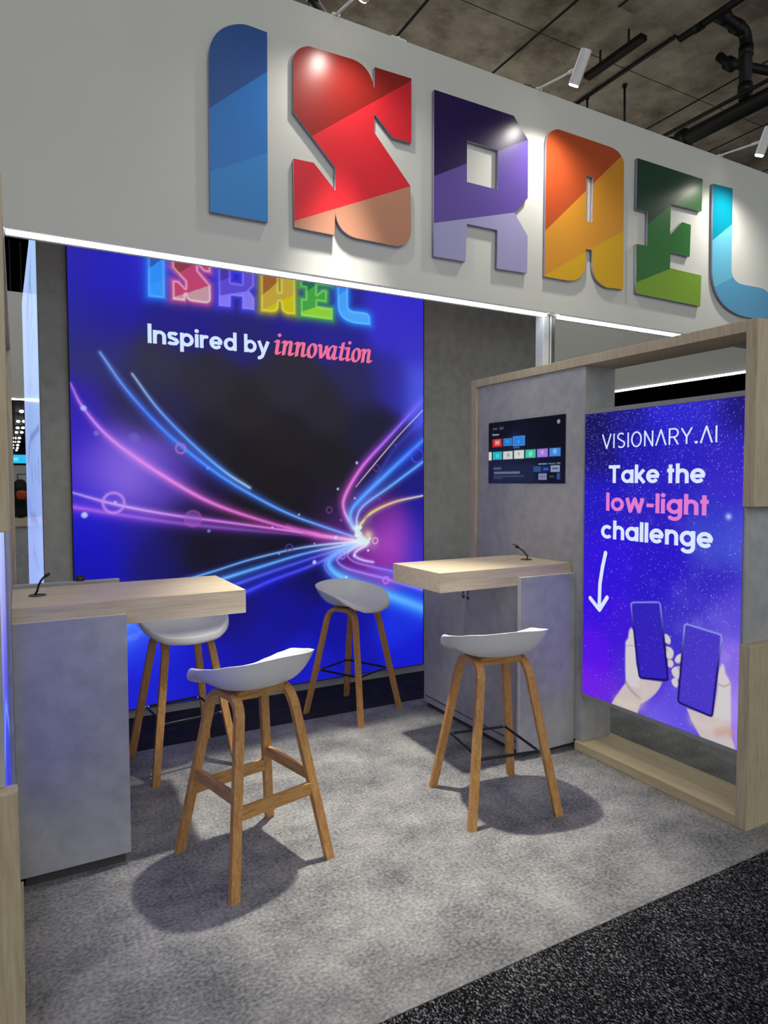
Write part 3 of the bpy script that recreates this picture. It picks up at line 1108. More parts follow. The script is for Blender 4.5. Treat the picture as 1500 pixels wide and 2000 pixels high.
def nib_text(txt, gap=.06):
    """bold slanted serif lettering drawn with a broad nib"""
    G = {
        'i': ([[(-.05, .56), (.03, .64), (.10, .66)], [(.10, .66), (.10, .10), (.14, .02), (.22, .06), (.27, .14)]], [(.12, .90, .085)], .27),
        'n': ([[(-.05, .56), (.03, .64), (.10, .66)], [(.10, .66), (.10, .0)], [(.11, .38), (.20, .60), (.30, .67), (.37, .60), (.37, .40), (.37, .10), (.41, .02), (.49, .06), (.54, .14)]], [], .54),
        'o': ([arc(.20, .335, .17, 0, 360, .325)], [], .42),
        'v': ([[(-.04, .58), (.04, .66), (.10, .60), (.14, .30), (.20, .03)], [(.20, .02), (.33, .25), (.40, .50), (.38, .64)]], [], .40),
        'a': ([[(.36, .60), (.24, .67), (.10, .55), (.03, .28), (.08, .06), (.18, .02), (.28, .16), (.36, .42)], [(.37, .66), (.35, .12), (.39, .02), (.46, .05), (.52, .14)]], [], .52),
        't': ([[(.15, .88), (.11, .14), (.16, .02), (.25, .05), (.30, .14)], [(-.03, .64), (.28, .64)]], [], .29),
    }
    V, F = [], []
    x = 0
    nx, ny = .085 * math.cos(math.radians(22)), .085 * math.sin(math.radians(22))
    for ch in txt:
        strokes, dots, adv = G[ch]
        v, f = stroke_faces(strokes, dots, .075)
        for s in strokes:
            for a, b in zip(s, s[1:]):
                i = len(v)
                v += [(a[0] - nx, a[1] - ny), (a[0] + nx, a[1] + ny), (b[0] + nx, b[1] + ny), (b[0] - nx, b[1] - ny)]
                f.append((i, i + 1, i + 2, i + 3))
        o = len(V)
        V += [(p[0] + x + p[1] * .16, p[1]) for p in v]
        F += [tuple(i + o for i in q) for q in f]
        x += adv + gap
    return V, F, x - gap


def place_text(name, VF, to3d, u0, u1, v0, vh, mat, parent, label=None):
    """fit the drawn text between u0 and u1 on baseline v0 with cap height vh"""
    V, F, w = VF
    k = (u1 - u0) / w
    me = bpy.data.meshes.new(name)
    me.from_pydata([tuple(to3d(u0 + p[0] * k, v0 + p[1] * vh)) for p in V], [], F)
    o = link_mesh(name, me, mat, parent)
    if label: o['label'] = label
    return o

# ------------------------------------------------------------------ the blue mural
MX0, MX1, MZ0, MZ1, MY = .285, 2.766, .06, 3.10, YW - .022
t = thing('mural_lightbox', 'tall backlit blue mural with light trails and glowing lettering on the back wall', 'mural', ((MX0 + MX1) / 2, YW, MZ0))
bm = boxes((MX0 - .006, MX1 + .006, MY + .001, YW - .0005, MZ0 - .004, MZ1 + .006))
obj('frame', bm, M['dark_edge'], t)
for _x in (MX0 - .006, MX1 + .001):
    obj('edge_trim', boxes((_x, _x + .005, MY - .002, MY + .001, MZ0 - .004, MZ1)), M['dark_edge'], t)


def mu(px, py):
    p = at_y(px, py, MY); return (p.x - MX0, p.z - MZ0)


cv = Canvas(MX1 - MX0, MZ1 - MZ0, .0055)
BG = [(140, 490, 45, 40, 165), (300, 500, 45, 40, 190), (200, 545, 40, 35, 185), (150, 600, 42, 40, 160), (200, 620, 38, 33, 150), (200, 700, 50, 50, 112), (150, 650, 46, 46, 125),
      (300, 720, 50, 50, 72), (250, 790, 44, 42, 84), (400, 750, 46, 44, 56), (480, 800, 40, 38, 43), (560, 740, 46, 44, 56), (480, 900, 30, 28, 33), (560, 860, 34, 32, 37), (560, 960, 28, 25, 30), (330, 810, 42, 38, 76),
      (400, 860, 34, 31, 44), (155, 800, 50, 36, 170), (150, 860, 52, 34, 190), (220, 880, 96, 70, 195), (250, 920, 122, 92, 220), (200, 930, 92, 66, 208), (300, 910, 98, 72, 196), (160, 960, 54, 38, 196), (340, 930, 68, 48, 150), (400, 960, 34, 26, 66),
      (300, 960, 84, 60, 184), (160, 1030, 26, 24, 196), (200, 1060, 25, 22, 190), (170, 1100, 22, 20, 168), (300, 1080, 27, 24, 100), (260, 1040, 34, 28, 150), (400, 1060, 25, 22, 32), (340, 1030, 28, 24, 70), (450, 1090, 25, 22, 50), (480, 1010, 26, 23, 30),
      (430, 520, 40, 35, 170), (560, 600, 38, 34, 138), (480, 640, 40, 38, 112), (660, 640, 42, 38, 140), (360, 620, 38, 34, 132),
      (800, 590, 52, 44, 200), (770, 640, 56, 48, 196), (815, 680, 56, 50, 192), (822, 745, 76, 88, 226), (765, 740, 48, 44, 148), (700, 750, 44, 42, 88), (640, 800, 42, 40, 50), (640, 900, 32, 30, 36), (720, 840, 34, 32, 56),
      (740, 940, 26, 22, 56), (800, 950, 28, 28, 120), (820, 1000, 28, 28, 150), (775, 1030, 120, 46, 168), (765, 1065, 150, 55, 172), (745, 1000, 96, 38, 136), (720, 1010, 70, 30, 108), (815, 1050, 44, 38, 172), (815, 1090, 60, 46, 196), (760, 1095, 124, 48, 160), (660, 1040, 80, 34, 120), (640, 990, 36, 28, 50),
      (730, 1100, 96, 30, 130), (600, 1120, 20, 20, 84), (560, 1180, 22, 20, 140), (500, 1250, 24, 22, 150), (600, 1300, 25, 28, 186), (780, 1220, 28, 48, 226), (800, 1280, 22, 28, 202), (700, 1280, 22, 24, 172), (660, 1220, 20, 20, 150), (400, 1180, 25, 22, 110),
      (300, 1270, 34, 48, 228), (265, 1225, 56, 86, 240), (350, 1300, 27, 28, 200), (290, 1350, 30, 34, 200), (450, 1200, 25, 20, 112), (420, 1290, 26, 24, 170), (700, 1180, 22, 22, 160), (560, 1060, 24, 20, 40), (590, 990, 28, 24, 34), (520, 1330, 24, 26, 180), (800, 1180, 26, 40, 210)]
cv.background([mu(x, y) + ((r, g, b),) for (x, y, r, g, b) in BG], .105)
PXM = .0036   # metres per photo pixel on the wall


def trail(pts, cols, ws, halo=3.4, hs=.55, core=1.0):
    cv.streak([mu(*p) for p in pts], cols, [w * PXM / 2 for w in ws], halo, hs, core)


# soft broad glows first
cv.blob(*mu(250, 925), .26, (70, 50, 120), .5)
cv.blob(*mu(752, 1060), .24, (120, 40, 130), .45)
trail([(825, 822), (768, 880), (722, 960)], [(60, 70, 225), (50, 50, 190), (60, 30, 120)], [16, 12, 6], 2, .35, .35)
trail([(720, 1108), (770, 1122), (826, 1142)], [(90, 50, 190), (72, 78, 226), (72, 90, 236)], [8, 18, 24], 1.6, .3, .65)
trail([(720, 1150), (770, 1168), (826, 1192)], [(30, 60, 220), (34, 80, 240), (30, 76, 240)], [14, 20, 26], 1.8, .4, .5)
trail([(195, 688), (250, 765), (330, 850), (420, 922), (500, 971), (580, 1010), (690, 1048)], [(120, 170, 240), (58, 118, 245), (58, 130, 255), (90, 160, 255), (110, 170, 255)], [2, 5, 8, 6, 4, 3], 3.6, .55)
trail([(258, 730), (310, 800), (380, 871), (440, 922), (488, 953)], [(170, 200, 245), (80, 150, 255), (90, 160, 255), (190, 220, 255)], [1.8, 4, 5, 2.5], 3.2, .5)
trail([(137, 748), (163, 797), (220, 860), (320, 930), (420, 985), (540, 1025), (620, 1043)], [(170, 110, 220), (200, 130, 235), (222, 128, 226), (214, 100, 200), (190, 80, 190)], [2, 4, 6, 8, 6, 4], 3, .5)
trail([(141, 962), (225, 985), (330, 1005), (450, 1021), (560, 1036), (690, 1054)], [(180, 150, 240), (206, 160, 246), (196, 110, 225), (214, 110, 210), (220, 170, 230)], [2, 4, 5, 4, 3], 3, .5)
trail([(141, 990), (240, 1006), (360, 1023), (500, 1037), (600, 1046)], [(170, 90, 225), (150, 84, 220), (120, 64, 180), (70, 40, 110)], [8, 9, 9, 4], 2.6, .45, .75)
trail([(560, 1026), (620, 1046), (700, 1056)], [(150, 60, 150), (226, 100, 196), (236, 190, 230)], [3, 7, 5], 3, .5)
trail([(704, 1057), (600, 1068), (500, 1090), (420, 1115), (360, 1133)], [(230, 240, 250), (120, 180, 250), (100, 170, 255), (90, 160, 250)], [3, 3, 3, 4], 3, .45)
trail([(704, 1059), (600, 1080), (500, 1110), (415, 1137)], [(230, 240, 250), (90, 160, 255), (76, 160, 255), (90, 170, 255)], [3, 4, 6, 8], 3, .5)
trail([(690, 1064), (600, 1093), (520, 1120), (440, 1149)], [(150, 110, 220), (62, 76, 236), (58, 76, 240), (60, 90, 250)], [4, 7, 8, 9], 2.4, .45, .85)
trail([(694, 1066), (610, 1104), (530, 1134), (470, 1160), (300, 1225), (230, 1255)], [(150, 110, 220), (56, 62, 246), (50, 62, 250), (50, 80, 250), (70, 120, 255)], [4, 8, 9, 12, 16], 2.4, .45, .85)
trail([(400, 1142), (300, 1190), (240, 1220)], [(76, 150, 255), (80, 150, 255)], [8, 14], 2.4, .5, .9)
# right-hand fan
trail([(826, 781), (763, 850), (708, 911), (675, 966), (672, 997), (690, 1030)], [(92, 84, 250), (150, 90, 240), (210, 100, 222), (220, 112, 212), (210, 120, 216), (220, 190, 236)], [6, 7, 8, 8, 6, 4], 3, .55)
trail([(826, 801), (777, 853), (722, 918), (695, 951)], [(200, 215, 240), (214, 200, 214), (236, 206, 220), (220, 190, 200)], [1.4, 1.8, 2, 1.2], 2.4, .3)
trail([(826, 860), (756, 925), (702, 977), (685, 1002), (688, 1026), (697, 1038)], [(52, 110, 250), (70, 146, 255), (76, 156, 255), (110, 176, 255), (220, 235, 250)], [12, 12, 9, 7, 5], 3, .6)
trail([(826, 902), (762, 950), (712, 986), (698, 1008), (697, 1030)], [(88, 160, 255), (100, 170, 255), (130, 180, 255), (200, 215, 250)], [6, 5, 4, 4], 3, .5)
trail([(826, 968), (772, 980), (728, 1000), (704, 1024)], [(222, 210, 206), (228, 188, 132), (226, 206, 110), (216, 220, 120)], [3, 5, 6, 6], 2.6, .4)
# lower swirl
trail([(716, 1060), (681, 1069), (653, 1084), (642, 1100), (652, 1117), (680, 1133), (752, 1160), (826, 1187)], [(220, 240, 250), (110, 180, 255), (76, 150, 255), (80, 160, 255), (90, 180, 255), (76, 170, 255), (70, 150, 255)], [7, 12, 14, 14, 17, 20, 22], 2.2, .65)
trail([(676, 1070), (653, 1081), (637, 1095), (635, 1111), (656, 1134)], [(170, 160, 250), (120, 100, 246), (110, 90, 246)], [2, 2.2, 2], 2.2, .4)
trail([(704, 1063), (664, 1087), (660, 1098), (677, 1110), (712, 1120), (752, 1130), (826, 1152)], [(220, 220, 250), (150, 120, 240), (150, 116, 240), (150, 120, 250), (120, 120, 255)], [3, 3, 4, 5, 6], 2.6, .45)
trail([(700, 1064), (680, 1081), (682, 1090), (696, 1099), (728, 1107), (768, 1116), (826, 1131)], [(200, 180, 240), (160, 120, 236), (140, 120, 246), (110, 120, 250)], [2, 2, 3, 3], 2.4, .4)
trail([(715, 1065), (697, 1076), (693, 1086), (709, 1094), (729, 1098)], [(230, 220, 250), (200, 176, 250), (206, 196, 255)], [4, 5, 3], 2.4, .5)
# burst of light
for (x, y, r, c, a) in ((712, 1045, .07, (120, 110, 20), .7), (728, 1062, .05, (110, 90, 30), .5), (720, 1046, .035, (190, 190, 40), .8)):
    cv.blob(*mu(x, y), r, c, a)
for (x, y, r) in ((697, 1032, 6), (703, 1030, 5), (700, 1042, 8), (704, 1052, 9), (712, 1056, 7), (718, 1058, 5), (722, 1052, 3), (696, 1046, 4)):
    cv.dot(*mu(x, y), r * PXM, (216, 236, 240), .95, .7)
cv.dot(*mu(705, 1037), 2 * PXM, (110, 130, 120), .8)
# rings and specks of light
for (x, y, r, w, c, a) in ((222, 982, 17, 2.6, (196, 140, 236), .85), (353, 876, 8.5, 1.6, (200, 110, 190), .85), (377, 1013, 14, 2.2, (180, 80, 180), .6), (565, 1070, 7, 1.2, (100, 64, 160), .8), (643, 996, 6, 1.2, (122, 64, 150), .9),
                        (735, 914, 6.5, 1.2, (100, 64, 140), .9), (733, 1056, 6, 1.5, (226, 180, 206), .9), (754, 1133, 7, 1.7, (196, 120, 240), .95), (669, 1087, 5, 1.4, (150, 130, 250), .9), (815, 890, 15, 1.6, (92, 80, 236), .8), (258, 1237, 11, 2.2, (76, 120, 252), .85)):
    cv.ring(*mu(x, y), r * PXM, w * PXM, c, a)
for (x, y, r, c, a) in ((377, 1013, 13, (140, 90, 190), .5), (263, 856, 9, (110, 94, 190), .75), (720, 1016, 9, (120, 80, 160), .5), (163, 797, 4.5, (166, 190, 255), .9), (188, 846, 4.2, (128, 108, 196), .85), (290, 874, 4, (110, 70, 190), .6), (165, 1006, 5, (180, 200, 255), .95), (408, 1037, 3, (130, 140, 230), .8),
                     (614, 1098, 4, (190, 200, 250), .95), (697, 904, 3, (176, 200, 250), .9), (660, 955, 2.6, (190, 200, 240), .9), (693, 973, 2.4, (190, 180, 220), .9), (584, 1005, 2, (190, 200, 240), .9), (532, 1030, 2, (180, 190, 250), .9), (656, 1050, 4, (190, 210, 250), .95), (741, 975, 3, (120, 50, 190), .8), (666, 1016, 3, (160, 60, 170), .8),
                     (719, 1075, 2.4, (230, 220, 240), .95), (672, 1063, 2, (210, 210, 250), .9), (676, 1128, 3.5, (190, 215, 255), .8), (692, 1085, 3, (220, 220, 255), .9), (406, 915, 2.2, (130, 180, 250), .8), (225, 982, 3.2, (200, 170, 240), .8), (545, 1082, 2, (140, 160, 240), .8), (614, 1062, 1.6, (210, 210, 240), .8), (772, 869, 2, (90, 90, 220), .8)):
    cv.dot(*mu(x, y), r * PXM, c, a, .6)
# the glowing word at the top, in the same letter shapes as the header
a0, a1 = at_y(289.5, 573.8, MY), at_y(723, 627, MY)
fx0 = OUTL[0][0][0][-1][0]
fx1 = max(p[0] for p in OUTL[5][0][0])
fz0 = 2.712
kk = (a1.x - a0.x) / (fx1 - fx0)


def m2(p):
    return (a0.x - MX0 + (p[0] - fx0) * kk, a0.z - MZ0 - .012 + (p[1] - fz0) * kk)


NEON = [((36, 120, 250), (110, 180, 255), [(44, 92, 180), (48, 140, 246), (52, 148, 250)]),
        ((210, 90, 150), (250, 226, 236), [(140, 58, 70), (186, 68, 112), (190, 148, 158)]),
        ((70, 70, 240), (150, 130, 250), [(70, 56, 170), (92, 74, 206), (128, 118, 240)]),
        ((190, 180, 30), (232, 226, 110), [(150, 96, 50), (186, 160, 60), (196, 186, 30)]),
        ((70, 190, 80), (170, 230, 110), [(40, 110, 80), (66, 160, 70), (140, 204, 60)]),
        ((40, 140, 255), (120, 200, 255), [(60, 130, 230), (70, 158, 246), (76, 164, 250)])]
for (P, Ls, _c), (halo, edge, cols) in zip(OUTL, NEON):
    Q = [[m2(p) for p in q] for q in P]
    A = np.vstack([np.array(q) for q in Q])
    sl = cv.window(A[:, 0].min() - .12, A[:, 0].max() + .12, A[:, 1].min() - .12, A[:, 1].max() + .12)
    s = cv.sdf(Q, sl)
    out = np.clip(s, 0, None)
    cv.mix(sl, halo, .85 * np.exp(-(out / .028) ** 1.3))
    idx = np.zeros(s.shape, int)
    for (la, lb2) in Ls:
        a, b = m2(la), m2(lb2)
        if b[0] < a[0]: a, b = b, a
        idx += ((cv.V[sl] - a[1]) * (b[0] - a[0]) - (cv.U[sl] - a[0]) * (b[1] - a[1]) < 0)
    fill = np.array(cols, float)[idx] / 255
    al = np.clip(.5 - s / .006, 0, 1)[..., None]
    cv.C[sl] = cv.C[sl] * (1 - al) + fill * al
    cv.mix(sl, edge, .62 * np.exp(-((s + .006) / .006) ** 2))
M['mural_print'] = print_mat('backlit_mural_print', 1.0)
pr = cv.mesh('print', (MX0, MY, MZ0), (1, 0, 0), (0, 0, 1), M['mural_print'], t)


def mural3d(u, v): return (MX0 + u, MY - .0015, MZ0 + v)


M['white_text'] = glow('backlit_white_text', (206, 226, 255), 1.0)
M['pink_text'] = glow('backlit_pink_text', (238, 112, 152), 1.0)
bl, tl, br = mu(288.5, 668.5), mu(288.5, 630.4), mu(526, 692)
place_text('lettering', text_faces('Inspired by', lambda c: round_font(c, .175, .70, 1.0, -.30, .88), .175, .055), mural3d, bl[0], br[0], bl[1] - .004, tl[1] - bl[1], M['white_text'], t, 'white lettering on the mural')
bl, br, tp = mu(535, 691.5), mu(724, 708), mu(535, 654)
place_text('lettering', nib_text('innovation'), mural3d, bl[0], br[0], (bl[1] + br[1]) / 2 - .004, .148, M['pink_text'], t, 'pink slanted lettering on the mural')
for (px, py) in ((826, 1296),):
    p = at_y(px, py, MY)
    bm = bmesh.new(); tube(bm, [(p.x, MY - .006, p.z), (p.x, MY - .001, p.z)], .0065, 10)
    obj('fixing_pin', bm, M['steel'], t)

# ------------------------------------------------------------------ poster screen on the right frame
SX, SY1, SY0, SZ0, SZ1 = XR + .010, 2.653, 1.7475, .333, 1.855
t = thing('poster_screen', 'tall lit poster screen with violet starry sky and two phones in hands', 'screen', (SX + .03, 2.2, SZ0))
bm = boxes((SX + .002, SX + .075, 1.7455, 2.6605, SZ0 - .020, SZ1 + .024), bev=.002)
obj('case', bm, M['bezel'], t)
bm = boxes((SX - .004, SX + .002, 2.6535, 2.6605, SZ0 - .02, SZ1 + .024), (SX - .004, SX + .002, 1.7455, 2.6535, SZ1 + .001, SZ1 + .024), (SX - .004, SX + .002, 1.7455, 2.6535, SZ0 - .02, SZ0 - .001))
obj('bezel', bm, M['bezel'], t)


def sc(px, py):
    p = at_x(px, py, SX); return (SY1 - p.y, p.z - SZ0)


cv = Canvas(SY1 - SY0, SZ1 - SZ0, .0025)
BG = [(1160, 830, 24, 20, 96), (1220, 812, 30, 26, 140), (1300, 800, 45, 40, 205), (1380, 800, 48, 42, 206), (1440, 795, 30, 22, 116), (1420, 880, 48, 38, 190), (1250, 860, 34, 28, 176), (1160, 900, 28, 22, 120), (1160, 960, 36, 26, 196), (1290, 1000, 44, 32, 190), (1400, 1010, 50, 52, 196), (1440, 1050, 76, 84, 216),
      (1400, 1060, 66, 80, 206), (1200, 1100, 48, 20, 216), (1290, 1080, 42, 24, 200), (1160, 1180, 56, 18, 222), (1155, 1270, 84, 20, 228), (1145, 1330, 110, 32, 230), (1280, 1140, 44, 24, 200), (1390, 1130, 50, 36, 190), (1430, 1200, 92, 76, 214), (1440, 1300, 130, 100, 226), (1250, 1310, 74, 44, 206), (1220, 1230, 62, 24, 214), (1330, 1390, 96, 76, 220),
      (1300, 1430, 112, 92, 228), (1200, 1380, 98, 44, 216), (1440, 1380, 156, 124, 236), (1330, 1200, 60, 48, 196), (1430, 950, 60, 40, 200), (1340, 900, 44, 34, 190)]
cv.background([sc(x, y) + ((r, g, b),) for (x, y, r, g, b) in BG], .07)
# milky cloud and stars
for k in range(60):
    s = rng.random()
    u = .55 + .35 * s + rng.normal(0, .10); v = .95 - .75 * s + rng.normal(0, .12)
    cv.blob(u, v, .02 + .03 * rng.random(), (80, 80, 120), .22 * rng.random())
n = 5200
uu, vv = rng.random(n) * cv.W, cv.H * (1 - rng.random(n) ** 1.25)
band = np.exp(-((vv - (1.35 - 1.0 * uu)) / .30) ** 2)
keep = rng.random(n) < (.30 + .5 * (vv > 1.15) + .6 * band)
for u, v in zip(uu[keep], vv[keep]):
    i, j = int(u / cv.W * (cv.nu - 2)), int(v / cv.H * (cv.nv - 2))
    b = rng.random() ** 1.3 * .8 + .12
    cl = np.array([.74, .74, 1.0])
    cv.C[j, i] += (cl - cv.C[j, i]) * b
    if rng.random() < .55:
        di, dj = ((1, 0), (0, 1), (1, 1))[rng.integers(3)]
        cv.C[j + dj, i + di] += (cl - cv.C[j + dj, i + di]) * b * .8
cv.blob(*sc(1423, 1009), .014, (200, 220, 250), .8)
cv.blob(*sc(1360, 1366), .010, (210, 200, 250), .8)


def zh(x, y): return sc(1160 + x / 5.172, 1150 + y / 5.172)


def hand(items, rgb, soft=.006):
    return cv.poly([expand(items, zh)], rgb, soft)


def crease(pts, rgb, w, al):
    cv.streak([zh(*p) for p in pts], [rgb, rgb], [w, w], 1.6, 0, al)


SKIN, SK2, SHD = (206, 200, 204), (198, 186, 186), (150, 112, 110)
# left hand
hand([(330, 935), (460, 905), (690, 940), ('q', 650, 1080, 470, 1165), (425, 1300), (160, 1190), ('q', 230, 1060, 330, 935)], SK2, .009)
hand([(372, 395), ('q', 400, 400, 406, 450), (412, 560), ('q', 420, 610, 428, 760), (470, 915), (460, 1000), ('q', 340, 990, 320, 930), ('q', 312, 760, 318, 560), ('q', 312, 530, 345, 500), ('q', 352, 400, 372, 395)], SKIN, .011)
crease([(325, 945), (380, 1030), (470, 1110)], SHD, .008, .55)
crease([(322, 575), (370, 572), (408, 580)], SHD, .003, .4)
crease([(470, 1160), (520, 1060), (500, 960)], (200, 186, 184), .03, .5)
crease([(240, 1130), (330, 1170), (420, 1180)], (206, 192, 176), .03, .6)
for f in ([(712, 455), ('q', 755, 455, 772, 505), ('q', 785, 555, 755, 565), (718, 540)], [(725, 582), ('q', 790, 580, 806, 640), ('q', 808, 690, 775, 715), ('q', 740, 720, 722, 675), ('q', 735, 630, 725, 582)], [(745, 715), ('q', 800, 705, 806, 760), ('q', 795, 800, 770, 798), (747, 780)]):
    hand(f, SKIN)
crease([(722, 545), (765, 560)], SHD, .003, .5)
crease([(735, 700), (775, 716), (800, 700)], SHD, .004, .5)
crease([(726, 600), (742, 620)], SHD, .004, .6)
# right hand
hand([(935, 1205), (1190, 1290), (1240, 1100), (1270, 950), (1380, 960), ('q', 1378, 1250, 1385, 1480), (1440, 1660), (1080, 1500), ('q', 1000, 1380, 935, 1205)], SK2, .009)
hand([(1300, 758), ('q', 1320, 765, 1330, 860), ('q', 1385, 930, 1380, 1000), (1380, 1340), (1215, 1300), (1240, 1080), ('q', 1255, 1000, 1250, 880), ('q', 1270, 770, 1300, 758)], SKIN, .011)
crease([(1262, 965), (1310, 985), (1370, 965)], SHD, .004, .5)
crease([(1250, 1440), (1330, 1430), (1385, 1455)], (190, 128, 110), .022, .6)
crease([(1000, 1330), (1150, 1390), (1300, 1360)], (206, 190, 186), .03, .5)
for f in ([(882, 655), ('q', 830, 660, 815, 720), ('q', 825, 765, 880, 750)], [(870, 785), ('q', 800, 775, 782, 825), ('q', 795, 900, 850, 915), ('q', 880, 880, 870, 850)], [(845, 905), ('q', 795, 890, 782, 930), ('q', 795, 990, 835, 1000), (852, 975)]):
    hand(f, SKIN)
crease([(835, 752), (875, 745)], SHD, .003, .6)
crease([(850, 790), (868, 830)], SHD, .005, .6)
crease([(845, 925), (862, 915)], SHD, .004, .6)


def phone(c, scr, top, bot):
    (a, b, cc, d) = c

    def rr(q, k):
        out = []
        for i in range(4):
            p0, p1, p2 = np.array(q[i - 1], float), np.array(q[i], float), np.array(q[(i + 1) % 4], float)
            e0, e1 = p1 + (p0 - p1) / np.linalg.norm(p0 - p1) * k, p1 + (p2 - p1) / np.linalg.norm(p2 - p1) * k
            out += [tuple(e0), ('q', p1[0], p1[1], e1[0], e1[1])]
        return out
    ctr = np.mean(np.array(c, float), 0)
    P = [expand(rr(c, 42), zh)]
    A = np.array(P[0])
    sl = cv.window(A[:, 0].min() - .03, A[:, 0].max() + .03, A[:, 1].min() - .03, A[:, 1].max() + .03)
    s = cv.sdf(P, sl)
    cv.mix(sl, scr, np.clip(.5 - s / .004, 0, 1) * .96)
    yy = (cv.V[sl] - A[:, 1].min()) / (np.ptp(A[:, 1]))
    f = np.clip((yy - .55) / .35, 0, 1)[..., None]
    colr = np.array(top) / 255 * f + np.array(bot) / 255 * (1 - f)
    al = np.exp(-((s + .003) / .0045) ** 2)[..., None]
    cv.C[sl] = cv.C[sl] * (1 - al) + colr * al
    for _ in range(150):
        u, v = A[:, 0].min() + rng.random() * np.ptp(A[:, 0]), A[:, 1].min() + rng.random() * np.ptp(A[:, 1])
        i, j = int(u / cv.W * (cv.nu - 2)), int(v / cv.H * (cv.nv - 2))
        jj, ii = j - sl[0].start, i - sl[1].start
        if 0 <= jj < s.shape[0] and 0 <= ii < s.shape[1] and s[jj, ii] < -.012:
            cv.C[j:j + 2, i:i + 2] += (np.array([.6, .58, .95]) - cv.C[j:j + 2, i:i + 2]) * (.12 + .3 * rng.random() ** 2)


phone([(366, 132), (672, 128), (756, 934), (455, 905)], (50, 34, 184), (132, 150, 226), (14, 10, 60))
phone([(912, 342), (1298, 462), (1198, 1302), (842, 1148)], (70, 54, 196), (140, 156, 226), (16, 10, 70))
M['screen_print'] = print_mat('lit_screen_picture', 1.0, .3)
cv.mesh('picture', (SX, SY1, SZ0), (0, -1, 0), (0, 0, 1), M['screen_print'], t)


def scr3d(u, v): return (SX - .0012, SY1 - u, SZ0 + v)


M['screen_white'] = glow('lit_white_text', (214, 228, 255), 1.0)
M['screen_pink'] = glow('lit_pink_text', (222, 122, 206), 1.0)


def scr_text(txt, font, w, gap, pxl, pxr, base_l, base_r, cap_top_l, mat, label):
    a, b, c = sc(pxl, base_l), sc(pxr, base_r), sc(pxl, cap_top_l)
    place_text('lettering', text_faces(txt, font, w, gap), scr3d, a[0], b[0], (a[1] + b[1]) / 2, c[1] - a[1], mat, t, label)


bold = lambda ch: round_font(ch, .185, .74, 1.0, -.28, .92)
scr_text('VISIONARY.AI', lambda ch: thin_caps(ch, .09), .095, .17, 1177, 1401, 878, 861.5, 850.5, M['screen_white'], 'thin white capitals at the top of the screen')
scr_text('Take the', bold, .185, .06, 1189, 1378, 944, 943, 909.5, M['screen_white'], 'bold white first line on the screen')
scr_text('low-light', bold, .185, .07, 1184, 1385, 998.5, 1006, 963, M['screen_pink'], 'bold pink line on the screen')
scr_text('challenge', bold, .185, .06, 1174, 1393, 1053, 1069.5, 1017, M['screen_white'], 'bold white third line on the screen')
P = [sc(*p) for p in ((1183, 1080), (1177, 1108), (1172, 1140), (1170.5, 1188))]
H = [sc(*p) for p in ((1153, 1168), (1171, 1191), (1186, 1167))]
V, F = stroke_faces([P, H], [(P[0][0], P[0][1], .0115), (H[0][0], H[0][1], .0115), (H[2][0], H[2][1], .0115)], .023)
me = bpy.data.meshes.new('arrow')
me.from_pydata([scr3d(*p) for p in V], [], F)
link_mesh('arrow', me, M['screen_white'], t)['label'] = 'white hand-drawn arrow pointing down'

# ------------------------------------------------------------------ poster screen on the left frame (seen edge-on)
LX = -.047
t = thing('poster_screen', 'lit pale blue poster screen seen edge-on at the left border', 'screen', (LX - .03, 2.2, SZ0))
obj('case', boxes((LX - .075, LX - .002, 1.7465, 2.6605, SZ0 - .02, SZ1 + .024), bev=.002), M['bezel'], t)
cv = Canvas(SY1 - SY0, SZ1 - SZ0, .012)
cv.background([(.45, 1.5, (186, 206, 250)), (.2, 1.1, (190, 206, 250)), (.7, 1.1, (176, 196, 250)), (.2, .85, (180, 196, 248)), (.7, .85, (176, 190, 250)), (.2, .62, (130, 110, 220)), (.7, .62, (96, 80, 216)), (.3, .42, (50, 70, 236)), (.7, .42, (40, 60, 230)), (.5, .1, (30, 36, 200))], .16)
cv.streak([(.9, 1.2), (.6, .9), (.3, .8)], [(120, 120, 210), (150, 150, 226)], [.01, .015], 2, 0, .6)
cv.streak([(.9, .3), (.5, .5), (.2, .45)], [(90, 140, 250), (110, 170, 255)], [.02, .03], 2, .3, .8)
cv.mesh('picture', (LX, SY0, SZ0), (0, 1, 0), (0, 0, 1), M['screen_print'], t)

# ------------------------------------------------------------------ television on the pillar
TX = XR + .0115
t = thing('television', 'black television flush on the grey pillar showing a home menu of coloured tiles', 'television', (TX + .008, 3.16, 1.487))
ty1, ty0, tz0, tz1 = 3.502, 2.808, 1.486, 1.873
obj('case', boxes((TX + .0006, XR + .0158, ty0 - .002, ty1 + .002, tz0 - .002, tz1 + .002), bev=.002), M['black_plastic'], t)


def tvp(x, y):
    p = at_x(930 + x / 7.5, 790 + y / 7.5, TX); return (ty1 - p.y, p.z - tz0)


cv = Canvas(ty1 - ty0, tz1 - tz0, .0022)
cv.background([(.1, .36, (17, 18, 32)), (.6, .36, (15, 16, 28)), (.35, .2, (17, 18, 36)), (.1, .02, (24, 28, 58)), (.35, .05, (28, 36, 68)), (.6, .02, (18, 18, 44)), (.2, .09, (30, 36, 64))], .09)


